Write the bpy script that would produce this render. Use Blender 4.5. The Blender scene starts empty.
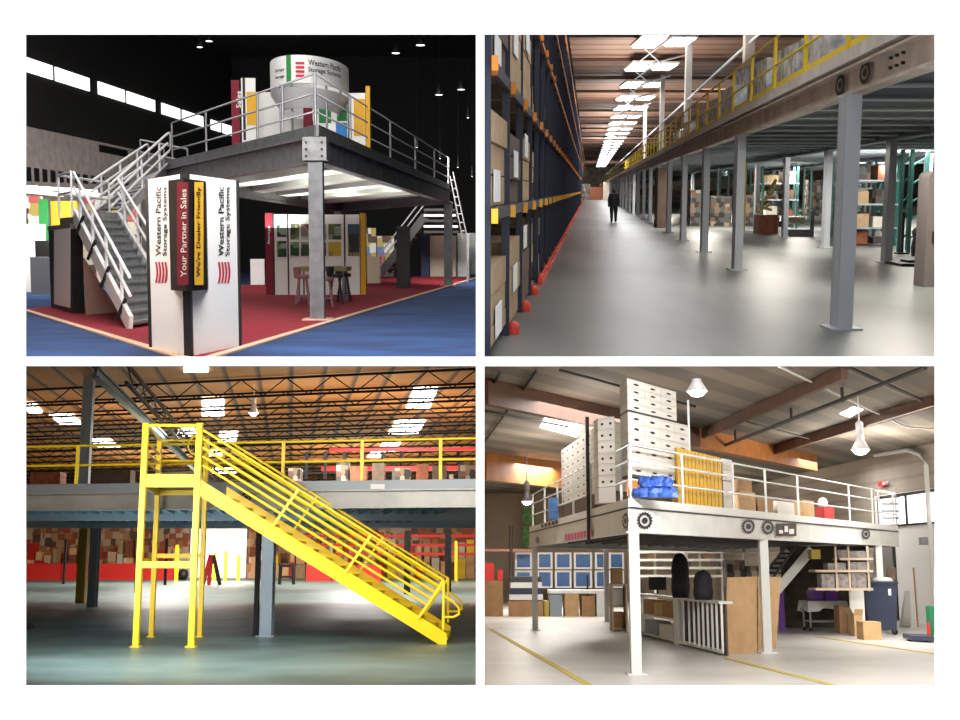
import bpy, math, random
from mathutils import Vector, Matrix
V = Vector
random.seed(7)
FPX = 1200.0                      # focal length in pixels of the 960 px wide frame
EYE = 1.6                         # height of the camera
scene = bpy.context.scene
COL = scene.collection

# ---------------------------------------------------------------- materials
MATS = {}
def mat(name, col, rough=0.6, metal=0.0, noise=0.0, nscale=3.0, emit=None, estr=0.0, bump=0.0, spec=0.5, col2=None, stretch=None, detail=4.0):
    if name in MATS: return MATS[name]
    m = bpy.data.materials.new(name); m.use_nodes = True
    nt = m.node_tree; b = nt.nodes['Principled BSDF']
    b.inputs['Base Color'].default_value = (*col, 1)
    b.inputs['Roughness'].default_value = rough
    b.inputs['Metallic'].default_value = metal
    b.inputs['Specular IOR Level'].default_value = spec
    tc = nt.nodes.new('ShaderNodeTexCoord')
    mp = nt.nodes.new('ShaderNodeMapping'); nt.links.new(tc.outputs['Object'], mp.inputs['Vector'])
    if stretch: mp.inputs['Scale'].default_value = stretch
    nz = nt.nodes.new('ShaderNodeTexNoise'); nz.inputs['Scale'].default_value = nscale
    nz.inputs['Detail'].default_value = detail
    nt.links.new(mp.outputs['Vector'], nz.inputs['Vector'])
    if noise > 0 or col2:
        rp = nt.nodes.new('ShaderNodeValToRGB')
        a = [max(0, c * (1 - noise)) for c in col]; c2 = col2 or [min(1, c * (1 + noise)) for c in col]
        rp.color_ramp.elements[0].position = 0.33; rp.color_ramp.elements[1].position = 0.67
        rp.color_ramp.elements[0].color = (*a, 1); rp.color_ramp.elements[1].color = (*c2, 1)
        nt.links.new(nz.outputs['Fac'], rp.inputs['Fac'])
        nt.links.new(rp.outputs['Color'], b.inputs['Base Color'])
    if bump > 0:
        bp = nt.nodes.new('ShaderNodeBump'); bp.inputs['Strength'].default_value = bump
        nt.links.new(nz.outputs['Fac'], bp.inputs['Height']); nt.links.new(bp.outputs['Normal'], b.inputs['Normal'])
    if emit:
        b.inputs['Emission Color'].default_value = (*emit, 1); b.inputs['Emission Strength'].default_value = estr
    MATS[name] = m
    return m

def stripe_mat(name, c1, c2, axis, period, rough=0.7, duty=0.5, bump=0.0, metal=0.0):
    """bands running across one object axis: corrugated metal, planks, carpet lines"""
    if name in MATS: return MATS[name]
    m = bpy.data.materials.new(name); m.use_nodes = True
    nt = m.node_tree; b = nt.nodes['Principled BSDF']
    b.inputs['Roughness'].default_value = rough; b.inputs['Metallic'].default_value = metal
    tc = nt.nodes.new('ShaderNodeTexCoord')
    dt = nt.nodes.new('ShaderNodeVectorMath'); dt.operation = 'DOT_PRODUCT'
    a = V(axis).normalized(); dt.inputs[1].default_value = a / period
    nt.links.new(tc.outputs['Object'], dt.inputs[0])
    sn = nt.nodes.new('ShaderNodeMath'); sn.operation = 'FRACT'; nt.links.new(dt.outputs['Value'], sn.inputs[0])
    rp = nt.nodes.new('ShaderNodeValToRGB'); e = rp.color_ramp.elements
    e[0].position = 0; e[0].color = (*c1, 1); e[1].position = 1; e[1].color = (*c1, 1)
    for p, c in ((duty * .85, c1), (duty, c2), (.97, c2)):
        k = e.new(p); k.color = (*c, 1)
    nt.links.new(sn.outputs[0], rp.inputs['Fac'])
    nz = nt.nodes.new('ShaderNodeTexNoise'); nz.inputs['Scale'].default_value = 0.7; nt.links.new(tc.outputs['Object'], nz.inputs['Vector'])
    mx = nt.nodes.new('ShaderNodeMix'); mx.data_type = 'RGBA'; mx.blend_type = 'MULTIPLY'; mx.inputs[0].default_value = .35
    nt.links.new(rp.outputs['Color'], mx.inputs[6]); nt.links.new(nz.outputs['Fac'], mx.inputs[7])
    nt.links.new(mx.outputs[2], b.inputs['Base Color'])
    MATS[name] = m
    return m

def mosaic_mat(name, cols, scale=3.0, rough=0.6, cell=True):
    """many-coloured print or clutter: printed pictures, packed goods"""
    if name in MATS: return MATS[name]
    m = bpy.data.materials.new(name); m.use_nodes = True
    nt = m.node_tree; b = nt.nodes['Principled BSDF']; b.inputs['Roughness'].default_value = rough
    tc = nt.nodes.new('ShaderNodeTexCoord')
    if cell:
        nz = nt.nodes.new('ShaderNodeTexVoronoi'); nz.distance = 'CHEBYCHEV'; nz.inputs['Randomness'].default_value = .55; out = nz.outputs['Color']
    else:
        nz = nt.nodes.new('ShaderNodeTexNoise'); out = nz.outputs['Color']; nz.inputs['Detail'].default_value = 3
    nz.inputs['Scale'].default_value = scale
    nt.links.new(tc.outputs['Object'], nz.inputs['Vector'])
    sp = nt.nodes.new('ShaderNodeSeparateColor'); nt.links.new(out, sp.inputs[0])
    rp = nt.nodes.new('ShaderNodeValToRGB'); rp.color_ramp.interpolation = 'CONSTANT' if cell else 'LINEAR'
    e = rp.color_ramp.elements; n = len(cols)
    lo, hi = (0, 1) if cell else (.3, .7)
    e[0].position = lo; e[0].color = (*cols[0], 1); e[1].position = lo + (hi - lo) * (n - 1) / n; e[1].color = (*cols[-1], 1)
    for i in range(1, n - 1):
        k = e.new(lo + (hi - lo) * i / n); k.color = (*cols[i], 1)
    nt.links.new(sp.outputs[0], rp.inputs['Fac']); nt.links.new(rp.outputs['Color'], b.inputs['Base Color'])
    MATS[name] = m
    return m

# ---------------------------------------------------------------- a place: one hall seen through one opening
class Place:
    def __init__(s, horizon, eye):
        s.yh, s.h = horizon, eye
        s.phi = math.atan((360 - horizon) / FPX)
        s.R = Matrix.Rotation(s.phi, 4, 'X'); s.Ri = s.R.inverted()
        s.M = Matrix.Translation((0, 0, EYE)) @ s.R @ Matrix.Translation((0, 0, -eye))
    def ray(s, px, py):
        return (s.Ri @ V(((px - 480) / FPX, 1, (360 - py) / FPX)))
    def fl(s, px, py, z=0.0):                    # point at height z behind pixel
        d = s.ray(px, py); t = (z - s.h) / d.z
        return V((d.x * t, d.y * t, z))
    def at(s, px, py, Y):                        # point at depth Y behind pixel
        d = s.ray(px, py); t = Y / d.y
        return V((d.x * t, Y, s.h + d.z * t))
    def on(s, px, py, A, B):                     # point on the upright plane through A and B
        d = s.ray(px, py); n = V((B.y - A.y, A.x - B.x, 0))
        t = (n.x * A.x + n.y * A.y) / (n.x * d.x + n.y * d.y)
        return V((d.x * t, d.y * t, s.h + d.z * t))
    def az(s, px):                               # level direction towards a vanishing point on the horizon
        d = s.ray(px, s.yh); d.z = 0; return d.normalized()
    def vz(s, py_off, Y): return py_off
CUR = None

def tag(o, label=None, cat=None, group=None, kind=None):
    if label: o['label'] = label
    if cat: o['category'] = cat
    if group: o['group'] = group
    if kind: o['kind'] = kind
    return o

def thing(name, loc, label, cat, group=None):
    o = bpy.data.objects.new(name, None); COL.objects.link(o); o.empty_display_size = .1
    loc = V(loc); o['_loc'] = loc
    o.matrix_world = CUR.M @ Matrix.Translation(loc)
    return tag(o, label, cat, group)
ORI = {}
def origin_of(o):
    p = V((0, 0, 0))
    while o is not None:
        p = p + V(ORI[o.name]) if o.name in ORI else p + V(o.get('_loc', (0, 0, 0)))
        o = o.parent
    return p

class MB:
    def __init__(s): s.v = []; s.f = []; s.sm = []
    def add(s, vs, fs, smooth=False):
        b = len(s.v); s.v += [V(p) for p in vs]
        for f in fs: s.f.append([b + i for i in f]); s.sm.append(smooth)
        return s
    def prism(s, poly, z0, z1):
        n = len(poly); vs = [V((p[0], p[1], z0)) for p in poly] + [V((p[0], p[1], z1)) for p in poly]
        fs = [list(range(n))[::-1], list(range(n, 2 * n))] + [[i, (i + 1) % n, n + (i + 1) % n, n + i] for i in range(n)]
        return s.add(vs, fs)
    def box(s, c, sx, sy, sz, rz=0.0):          # c: centre of the base
        c = V(c); ca, sa = math.cos(rz), math.sin(rz)
        P = []
        for dx, dy in ((-1, -1), (1, -1), (1, 1), (-1, 1)):
            x, y = dx * sx / 2, dy * sy / 2
            P.append((c.x + x * ca - y * sa, c.y + x * sa + y * ca))
        return s.prism(P, c.z, c.z + sz)
    def hexa(s, p):                              # eight corners: 4 of one face, 4 of the opposite one
        return s.add(p, [[3, 2, 1, 0], [4, 5, 6, 7], [0, 1, 5, 4], [1, 2, 6, 5], [2, 3, 7, 6], [3, 0, 4, 7]])
    def bar(s, a, b, w, h, up=(0, 0, 1)):        # rectangular bar between two points; w across, h along up
        a, b = V(a), V(b); d = (b - a).normalized(); up = V(up)
        if abs(d.dot(up)) > .99: up = V((0, 1, 0))
        r = d.cross(up).normalized() * w / 2; u = r.cross(d).normalized() * h / 2
        P = [a - r - u, a + r - u, a + r + u, a - r + u, b - r - u, b + r - u, b + r + u, b - r + u]
        return s.add(P, [[0, 1, 2, 3], [7, 6, 5, 4], [4, 5, 1, 0], [5, 6, 2, 1], [6, 7, 3, 2], [7, 4, 0, 3]])
    def tube(s, pts, r, n=8, closed=False):
        pts = [V(p) for p in pts]; rings = []
        m = len(pts)
        for i, p in enumerate(pts):
            if i == 0: d = pts[1] - p
            elif i == m - 1: d = p - pts[-2]
            else: d = (pts[i + 1] - p).normalized() + (p - pts[i - 1]).normalized()
            d.normalize(); up = V((0, 0, 1)) if abs(d.z) < .9 else V((0, 1, 0))
            x = d.cross(up).normalized(); y = x.cross(d)
            rr = r[i] if isinstance(r, (list, tuple)) else r
            rings.append([p + (x * math.cos(a) + y * math.sin(a)) * rr for a in [2 * math.pi * k / n for k in range(n)]])
        vs = [q for g in rings for q in g]
        fs = [[i * n + k, i * n + (k + 1) % n, (i + 1) * n + (k + 1) % n, (i + 1) * n + k] for i in range(m - 1) for k in range(n)]
        s.add(vs, fs, True)
        s.add(rings[0], [list(range(n))[::-1]]); s.add(rings[-1], [list(range(n))])
        return s
    def lathe(s, c, prof, n=20, axis=(0, 0, 1), a0=0, a1=2 * math.pi, cap=False):
        c = V(c); ax = V(axis).normalized(); t = V((1, 0, 0)) if abs(ax.x) < .9 else V((0, 1, 0))
        x = ax.cross(t).normalized(); y = ax.cross(x)
        full = abs(a1 - a0) > 6.28; m = n if full else n + 1
        vs = []
        for r, z in prof:
            for k in range(m):
                a = a0 + (a1 - a0) * k / n
                vs.append(c + ax * z + (x * math.cos(a) + y * math.sin(a)) * r)
        fs = []
        for i in range(len(prof) - 1):
            for k in range(n):
                k2 = (k + 1) % m
                fs.append([i * m + k, i * m + k2, (i + 1) * m + k2, (i + 1) * m + k])
        s.add(vs, fs, True); return s
    def quadpanel(s, A, B, C, D, th):            # four corners, thickness along the normal
        A, B, C, D = map(V, (A, B, C, D)); n = (B - A).cross(D - A).normalized() * th
        return s.hexa([A, B, C, D, A + n, B + n, C + n, D + n])
    def build(s, name, m, parent=None, label=None, cat=None, group=None, kind=None, bevel=0.0, solid=0.0):
        me = bpy.data.meshes.new(name)
        if parent is None:
            xs = [p.x for p in s.v]; ys = [p.y for p in s.v]; zs = [p.z for p in s.v]
            base = V(((min(xs) + max(xs)) / 2, (min(ys) + max(ys)) / 2, min(zs)))
            off = base
        else:
            off = origin_of(parent); base = V((0, 0, 0))
        me.from_pydata([p - off for p in s.v], [], s.f); me.update()
        for p, q in zip(me.polygons, s.sm): p.use_smooth = q
        o = bpy.data.objects.new(name, me); COL.objects.link(o)
        if isinstance(m, str): m = MATS[m]
        me.materials.append(m)
        import bmesh
        bm = bmesh.new(); bm.from_mesh(me); bmesh.ops.recalc_face_normals(bm, faces=bm.faces); bm.to_mesh(me); bm.free()
        if parent is None:
            o.matrix_world = (CUR.M if CUR else Matrix()) @ Matrix.Translation(base); ORI[o.name] = tuple(base)
        else:
            o.parent = parent; ORI[o.name] = (0, 0, 0)
        if bevel > 0:
            bv = o.modifiers.new('bevel', 'BEVEL'); bv.width = bevel; bv.segments = 2; bv.limit_method = 'ANGLE'
        if solid > 0:
            sd = o.modifiers.new('solid', 'SOLIDIFY'); sd.thickness = solid
        return tag(o, label, cat, group, kind)

def text_mb(string, fn, size=1.0, bold=0.0, align='LEFT'):
    """letters as a mesh; fn maps the flat letter plane (x, y) in metres to a point of the place"""
    cu = bpy.data.curves.new('t', 'FONT'); cu.body = string; cu.size = size; cu.offset = bold
    cu.align_x = align; cu.resolution_u = 2
    ob = bpy.data.objects.new('t', cu); me = bpy.data.meshes.new_from_object(ob)
    mb = MB(); mb.add([fn(v.co.x, v.co.y) for v in me.vertices], [list(p.vertices) for p in me.polygons])
    bpy.data.objects.remove(ob); bpy.data.curves.remove(cu); bpy.data.meshes.remove(me)
    return mb

def lamp_area(name, loc, size, power, col=(1, 1, 1), rot=(0, 0, 0), size_y=None):
    l = bpy.data.lights.new(name, 'AREA'); l.energy = power; l.color = col; l.size = size
    if size_y: l.shape = 'RECTANGLE'; l.size_y = size_y
    o = bpy.data.objects.new(name, l); COL.objects.link(o)
    e = Matrix.Translation(V(loc)) @ Matrix.Rotation(rot[2], 4, 'Z') @ Matrix.Rotation(rot[1], 4, 'Y') @ Matrix.Rotation(rot[0], 4, 'X')
    o.matrix_world = CUR.M @ e
    o.visible_glossy = True
    return o
def lamp_point(name, loc, power, col=(1, 1, 1), r=.15):
    l = bpy.data.lights.new(name, 'POINT'); l.energy = power; l.color = col; l.shadow_soft_size = r
    o = bpy.data.objects.new(name, l); COL.objects.link(o); o.matrix_world = CUR.M @ Matrix.Translation(V(loc)); return o

def lerp(a, b, t): return V(a) + (V(b) - V(a)) * t
def off2(p, d, n): return V((p.x + d.x * n, p.y + d.y * n, p.z))
def zz(p, z): return V((p[0], p[1], z))
def para(o, a, b): # footprint parallelogram
    return [o, o + a, o + a + b, o + b]

# ---------------------------------------------------------------- camera, world, the white wall with its four openings
cam = bpy.data.cameras.new('camera'); cam.lens = 45; cam.sensor_width = 36; cam.clip_end = 800
co = bpy.data.objects.new('camera', cam); COL.objects.link(co); co.location = (0, 0, EYE); co.rotation_euler = (math.pi / 2, 0, 0)
scene.camera = co
w = bpy.data.worlds.new('world'); scene.world = w; w.use_nodes = True
w.node_tree.nodes['Background'].inputs[0].default_value = (1, 1, 1, 1)
w.node_tree.nodes['Background'].inputs[1].default_value = 2.2
vs_ = scene.view_settings; vs_.view_transform = 'Standard'; vs_.look = 'None'; vs_.gamma = 1; vs_.use_curve_mapping = False; vs_.exposure = 0

mat('white_wall', (.93, .93, .93), .9)
WY = 10.0
def wp(px, py, y=WY): return V(((px - 480) / FPX * y, y, EYE + (360 - py) / FPX * y))
XS = [-1300, 25.3, 476, 484.3, 935.3, 2260]; YS = [-1400, 34, 356.7, 366, 685.8, 2100]
mb = MB()
def rect(x0, y0, x1, y1):
    a, c = wp(x0, y1), wp(x1, y0)
    mb.hexa([V((a.x, WY, a.z)), V((c.x, WY, a.z)), V((c.x, WY, c.z)), V((a.x, WY, c.z)), V((a.x, WY + .02, a.z)), V((c.x, WY + .02, a.z)), V((c.x, WY + .02, c.z)), V((a.x, WY + .02, c.z))])
rect(XS[0], YS[0], XS[5], YS[1]); rect(XS[0], YS[4], XS[5], YS[5])
rect(XS[0], YS[1], XS[1], YS[4]); rect(XS[4], YS[1], XS[5], YS[4])
rect(XS[2], YS[1], XS[3], YS[4]); rect(XS[1], YS[2], XS[2], YS[3]); rect(XS[3], YS[2], XS[4], YS[3])
mb.build('wall_front', 'white_wall', kind='structure')
mat('partition_black', (.02, .02, .02), .9)
mb = MB(); mb.prism([(-5.5, 10.03), (5.5, 10.03), (40, 72), (-40, 72)], EYE - .012, EYE + .012)
mb.build('light_blocker_1', 'partition_black', kind='structure')  # added slab, seen edge-on, keeps light from leaking between upper and lower halls

def shell(L, R, yf, yc, y1, zc, wallm, ceilm, floorm, backm=None, left=True, right=True, yw=11.9):
    """floor, ceiling, side and end walls of a hall that widens away from its opening; L, R: pixel columns of the side walls"""
    p = CUR; k = lambda px, Y: V((p.at(px, p.yh, Y).x, Y, 0))
    if floorm: MB().prism([k(L, yf), k(R, yf), k(R, y1), k(L, y1)], -.05, 0).build('floor', floorm, kind='structure')
    if ceilm: MB().prism([k(L, yc), k(R, yc), k(R, y1), k(L, y1)], zc, zc + .1).build('ceiling', ceilm, kind='structure')
    if left: MB().prism([k(L, yw), k(L, y1), k(L - 1.5, y1), k(L - 1.5, yw)], 0, zc).build('wall_left', wallm, kind='structure')
    if right: MB().prism([k(R, yw), k(R, y1), k(R + 1.5, y1), k(R + 1.5, yw)], 0, zc).build('wall_right', wallm, kind='structure')
    D, C = k(L, y1), k(R, y1)
    MB().prism([D, C, C + V((0, .2, 0)), D + V((0, .2, 0))], 0, zc).build('wall_back', backm or wallm, kind='structure')

def fit_text(string, fn, bold=0.0):
    """text whose bounding box is stretched onto the unit square, then mapped by fn(a, b)"""
    cu = bpy.data.curves.new('t', 'FONT'); cu.body = string; cu.size = 1; cu.offset = bold; cu.resolution_u = 2
    ob = bpy.data.objects.new('t', cu); me = bpy.data.meshes.new_from_object(ob)
    xs = [v.co.x for v in me.vertices]; ys = [v.co.y for v in me.vertices]
    x0, x1, y0, y1 = min(xs), max(xs), min(ys), max(ys)
    m_ = MB(); m_.add([fn((v.co.x - x0) / (x1 - x0), (v.co.y - y0) / (y1 - y0)) for v in me.vertices], [list(p.vertices) for p in me.polygons])
    bpy.data.objects.remove(ob); bpy.data.curves.remove(cu); bpy.data.meshes.remove(me)
    return m_

def flight(root, A0, A1, B0, B1, n, mstr, mtread, sw=.25, st=.05, tread_depth=.28, tread_th=.04, riser=False):
    """stringers A and B and n treads as parts of root"""
    for P, Q in ((A0, A1), (B0, B1)):
        MB().bar(P, Q, st, sw).build('stringer', mstr, root)
    for i in range(n):
        t = (i + .5) / n; a = lerp(A0, A1, t); b = lerp(B0, B1, t)
        d = (A1 - A0); d.z = 0; d.normalize(); d = d * tread_depth / 2
        MB().hexa([a - d, b - d, b + d, a + d, a - d - V((0, 0, tread_th)), b - d - V((0, 0, tread_th)), b + d - V((0, 0, tread_th)), a + d - V((0, 0, tread_th))]).build('tread', mtread, root)

def rail_run(root, pts, heights, m, r=.025, posts=(), foot=0.0, name='rail', post_r=None, square=False):
    """rails through base points at the given heights and posts at the given base points"""
    for h in heights:
        MB().tube([V(p) + V((0, 0, h)) for p in pts], r).build(name, m, root)
    for q in posts:
        q = V(q); pr = post_r or r
        if square: MB().bar(q + V((0, 0, foot)), q + V((0, 0, heights[0])), pr * 2, pr * 2, (0, 1, 0)).build('post', m, root)
        else: MB().tube([q + V((0, 0, foot)), q + V((0, 0, heights[0]))], pr).build('post', m, root)
# ================================================================ PLACE 1: trade show booth under a grey mezzanine
P = CUR = Place(248, 1.54)
u, v = P.az(592), P.az(-191)
mat('hall_black', (.006, .006, .005), .9); mat('hall_back', (.012, .012, .012), .9)
mat('hall_grey', (.42, .37, .35), .9, noise=.15)
mat('blue_carpet', (.009, .034, .125), .95, noise=.25, nscale=1.2, col2=(.018, .06, .19), stretch=(.5, .8, 1))
mat('red_carpet', (.24, .003, .016), .95, noise=.2, nscale=4)
mat('edging', (.62, .42, .30), .8); mat('galv', (.15, .155, .165), .5, metal=.3, noise=.2, nscale=5)
mat('beam_grey', (.20, .20, .205), .5, metal=.3, noise=.2, nscale=6); mat('beam_dark', (.17, .175, .20), .5, metal=.3, noise=.35, nscale=3)
mat('rail_grey', (.30, .30, .32), .4, metal=.4); mat('rail_white', (.85, .85, .86), .4)
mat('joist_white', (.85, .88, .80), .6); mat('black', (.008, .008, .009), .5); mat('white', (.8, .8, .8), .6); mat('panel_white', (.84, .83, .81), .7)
mat('burgundy', (.20, .005, .022), .7); mat('yellow_print', (.72, .38, .02), .7); mat('red_logo', (.5, .02, .05), .7)
mat('green_print', (.02, .22, .05), .7); mat('blue_print', (.03, .22, .60), .7); mat('cream', (.70, .62, .48), .7)
mat('tan', (.52, .36, .27), .8); mat('tread_grey', (.24, .25, .25), .7, noise=.2, nscale=8); mat('stringer_white', (.70, .70, .70), .5)
mat('window_glow', (.9, .9, .9), .5, emit=(1, 1, .97), estr=1.5); mat('lamp_glow', (1, 1, 1), .5, emit=(1, .97, .9), estr=6)
mat('booth_glow', (1, .95, .85), .5, emit=(1, .93, .8), estr=.8)
mosaic_mat('poster_dark', [(.02, .06, .02), (.25, .3, .25), (.03, .03, .03), (.1, .12, .03)], 3)
mosaic_mat('poster_green', [(.02, .12, .04), (.15, .25, .12), (.01, .05, .02), (.3, .35, .3)], 3)
mosaic_mat('poster_red', [(.3, .03, .04), (.5, .5, .5), (.1, .02, .02), (.25, .2, .2)], 3)
mosaic_mat('poster_yellow', [(.55, .38, .03), (.65, .5, .1), (.4, .25, .02)], 2)
mosaic_mat('poster_blue', [(.01, .03, .06), (.03, .08, .15), (.01, .02, .02), (.25, .2, .05)], 2)
mosaic_mat('goods', [(.6, .55, .45), (.08, .05, .04), (.5, .1, .1), (.7, .7, .65), (.1, .2, .4), (.45, .35, .1)], 2.2)

shell(-60, 478, P.fl(300, 363).y, 11.9, 80, 14, 'hall_black', 'hall_black', 'blue_carpet', 'hall_back')
# left wall of the hall with the strip of high windows
W0 = P.fl(25, 285); Wn = off2(W0, u, -20); Wf = off2(W0, u, 31)
nrm = V((-u.y, u.x, 0)) * .3
MB().prism([Wn, Wf, Wf + nrm, Wn + nrm], P.on(60, 133, W0, Wf).z, 14).build('wall_left', 'hall_black', kind='structure')
zg = P.on(60, 133, W0, Wf).z
MB().prism([Wn, Wf, Wf + nrm, Wn + nrm], 0, zg - .02).build('wall_left', 'hall_grey', kind='structure')
wz0, wz1 = P.on(120, 101, W0, Wf).z, P.on(120, 89, W0, Wf).z
inn = V((u.y, -u.x, 0)) * .06
for n_, (a, b) in enumerate([(20, 52.5), (55.5, 89), (98, 124), (126.5, 154), (161, 179), (181.5, 202), (210, 219.5), (221.5, 233)]):
    A, B = P.on(a, 100, W0, Wf), P.on(b, 100, W0, Wf)
    o = MB().prism([zz(A, 0) - inn * -.0, zz(B, 0), zz(B, 0) + inn, zz(A, 0) + inn], wz0, wz1).build('window_%d' % (n_ + 1), 'window_glow', kind='structure')
mb = MB()
for x in [25 + 8.1 * i for i in range(13)]:
    A, B = P.on(x + 1, 175, W0, Wf), P.on(x + 5, 175, W0, Wf)
    q0 = P.on(x + 1, 167 + (x - 25) * .13, W0, Wf).z; q1 = P.on(x + 1, 181 + (x - 25) * .04, W0, Wf).z
    tag(MB().prism([zz(A, 0), zz(B, 0), zz(B, 0) + inn, zz(A, 0) + inn], q1, q0).build('wall_slot', 'black'), 'dark narrow slot in the row along the grey lower wall of the exhibition hall', 'wall slot', 'dark slots in the grey hall wall')
A, B = P.on(99, 150, W0, Wf), P.on(126.6, 150, W0, Wf)
tag(MB().prism([zz(A, 0), zz(B, 0), zz(B, 0) + inn, zz(A, 0) + inn], P.on(110, 154, W0, Wf).z, P.on(110, 147, W0, Wf).z).build('air_vent', 'black'), 'long dark vent in the grey wall behind the white stair rails', 'vent')

# carpet and edging
K0, K1, K2 = P.fl(196, 363), P.fl(22, 310), P.fl(477, 278)
K3 = K1 + (K2 - K0)
MB().prism([K0, K2, K3, K1], 0.002, .02).build('booth_carpet', 'red_carpet', None, 'dark red carpet of the show booth laid on the blue hall carpet', 'carpet')
for A, B in ((K0, K2), (K0, K1)):
    MB().bar(zz(A, .02), zz(B, .02), .16, .03).build('carpet_edging', 'edging', None, 'tan edging strip along the %s edge of the red booth carpet' % ('front right' if B is K2 else 'front left'), 'edging strip')

# --- mezzanine
C = P.fl(318, 320.6); zD, zF, zB = 4.11, 3.87, 3.33
E = P.on(449, 280, C, C + u); E.z = 0
Wd = P.on(172, 280, C, C + v); Wd.z = 0
G = E + (Wd - C)
mz = thing('mezzanine', C, 'grey steel mezzanine with white joists standing on the dark red booth carpet', 'mezzanine')
MB().prism([C, E, G, Wd], zF + .03, zD).build('deck', 'beam_dark', mz)
def ibeam(A, B, z0, z1, w, m, par, nm='beam'):
    A, B = zz(A, 0), zz(B, 0); b = MB()
    b.bar(zz(A, z1 - .02), zz(B, z1 - .02), w, .04); b.bar(zz(A, z0 + .02), zz(B, z0 + .02), w, .04)
    b.bar(zz(A, (z0 + z1) / 2), zz(B, (z0 + z1) / 2), w * .25, z1 - z0 - .06)
    return b.build(nm, m, par)
def on_c(pxa, pxb, A, B): return None
ibeam(C, E, zB, zF, .3, 'beam_dark', mz); ibeam(C, Wd, zB, zF, .3, 'beam_grey', mz); ibeam(Wd, G, zB, zF, .3, 'beam_grey', mz); ibeam(E, G, zB, zF, .3, 'beam_grey', mz)
MB().bar(zz(C, (zF + zD) / 2) - v * .1, zz(E, (zF + zD) / 2), .06, zD - zF).build('fascia', 'galv', mz)
MB().bar(zz(C, (zF + zD) / 2), zz(Wd, (zF + zD) / 2), .06, zD - zF).build('fascia', 'galv', mz)
for i in range(6):
    t0_, t1_ = .05 + i * .155, .05 + i * .155 + .06; a = lerp(C, E, t0_) + (Wd - C) * .02; b = lerp(C, E, t1_) + (Wd - C) * .02; dv = (Wd - C) * .96
    MB().prism([a, b, b + dv, a + dv], 3.6, 3.81).build('joist', 'joist_white', mz)
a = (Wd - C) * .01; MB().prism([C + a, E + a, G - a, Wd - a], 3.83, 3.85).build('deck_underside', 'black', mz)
MB().box(zz(C, 3.36), .5, .5, .48).build('joint_plate', 'beam_grey', mz)
for i in range(2):
    for j in range(3): MB().tube([C + V((-.27, -.22, 0)) + V((.1 + .33 * i, 0, 3.45 + j * .14)), C + V((-.27, -.3, 0)) + V((.1 + .33 * i, 0, 3.45 + j * .14))], .025).build('bolt', 'black', mz)
for q, w_ in ((C, .3), (E, .34), (Wd, .3), (G, .3)):
    q = zz(q, 0) + (C - q) * (.0 if q == C else .01)
    c = MB().box(zz(q, .04), w_, w_, zB - .04).build('column', 'galv', mz)
    MB().box(zz(q, .0), w_ + .3, w_ + .3, .05).build('base_plate', 'edging', c)
# deck railing: three rails
rl = thing('deck_railing', zz(C, zD), 'grey three-rail guard railing along both front edges of the booth mezzanine deck', 'railing')
hs = [5.17 - zD, 4.77 - zD, 4.39 - zD]
ppx_r = [351, 390.7, 415.5, 434.5, 448.5]; ppx_l = [284, 259, 207.5, 173.5]
pr = [zz(P.on(x, 200, C, E), zD) for x in ppx_r]; pl = [zz(P.on(x, 200, C, Wd), zD) for x in ppx_l]
rail_run(rl, [pl[-1], zz(C, zD), pr[-1]], hs, 'rail_grey', .024, pl + [zz(C, zD)] + pr, post_r=.03)
# drum sign
def ell(c, rx, ry, z, n=40, a0=0, a1=2 * math.pi): return [V((c.x + rx * math.cos(a0 + (a1 - a0) * k / n), c.y + ry * math.sin(a0 + (a1 - a0) * k / n), z)) for k in range(n + 1)]
def drum(c, r0, r1, z0, z1, ky=2.2, th=.04):
    b = MB(); n = 40; A = ell(c, r0, r0 * ky, z0); B = ell(c, r1, r1 * ky, z1); A2 = ell(c, r0 - th, (r0 - th) * ky, z0); B2 = ell(c, r1 - th, (r1 - th) * ky, z1)
    for k in range(n):
        b.add([A[k], A[k + 1], B[k + 1], B[k]], [[0, 1, 2, 3]], True); b.add([A2[k], A2[k + 1], B2[k + 1], B2[k]], [[3, 2, 1, 0]], True)
        b.add([A[k], A[k + 1], A2[k + 1], A2[k]], [[0, 1, 2, 3]]); b.add([B[k], B[k + 1], B2[k + 1], B2[k]], [[0, 1, 2, 3]])
    return b
dc = P.at(312.5, 248, 31.5)
dr = .97; ds = thing('drum_sign', zz(dc, zD), 'white round drum sign with store name standing above the mezzanine deck', 'sign')
drum(dc, dr, dr, 5.50, 6.16).build('upper_ring', 'white', ds)
drum(dc, .72, .97, 4.98, 5.40).build('lower_ring', 'white', ds)
for a in (.6, 2.5, 3.9, 5.5):
    q = V((dc.x + .8 * math.cos(a), dc.y + .8 * 2.2 * math.sin(a), 0))
    MB().tube([zz(q, zD), zz(q, 6.0)], .03).build('pole', 'rail_grey', ds)
def onring(a_, z): return V((dc.x + (dr + .012) * math.cos(a_), dc.y + (dr + .012) * 2.2 * math.sin(a_), z))
def ringpx(px):      # angle of the front of the ring at a pixel column
    X = (px - 480) / FPX; best = min([(abs((dc.x + dr * math.cos(a_)) / (dc.y + dr * 2.2 * math.sin(a_)) - X), a_) for a_ in [math.pi + math.pi * k / 400 for k in range(401)]]); return best[1]
def ringpatch(x0, x1, z0, z1, m, nm):
    b = MB(); a0, a1 = ringpx(x0), ringpx(x1); n = 8
    for k in range(n):
        p, q = a0 + (a1 - a0) * k / n, a0 + (a1 - a0) * (k + 1) / n
        b.add([onring(p, z0), onring(q, z0), onring(q, z1), onring(p, z1)], [[0, 1, 2, 3]])
    return b.build(nm, m, ds)
ringpatch(290, 294.5, 5.50, 6.16, 'green_print', 'green_band')
for k in range(4): ringpatch(299, 307.5, 5.63 + k * .1, 5.69 + k * .1, 'red_logo', 'stripe_logo')
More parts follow.
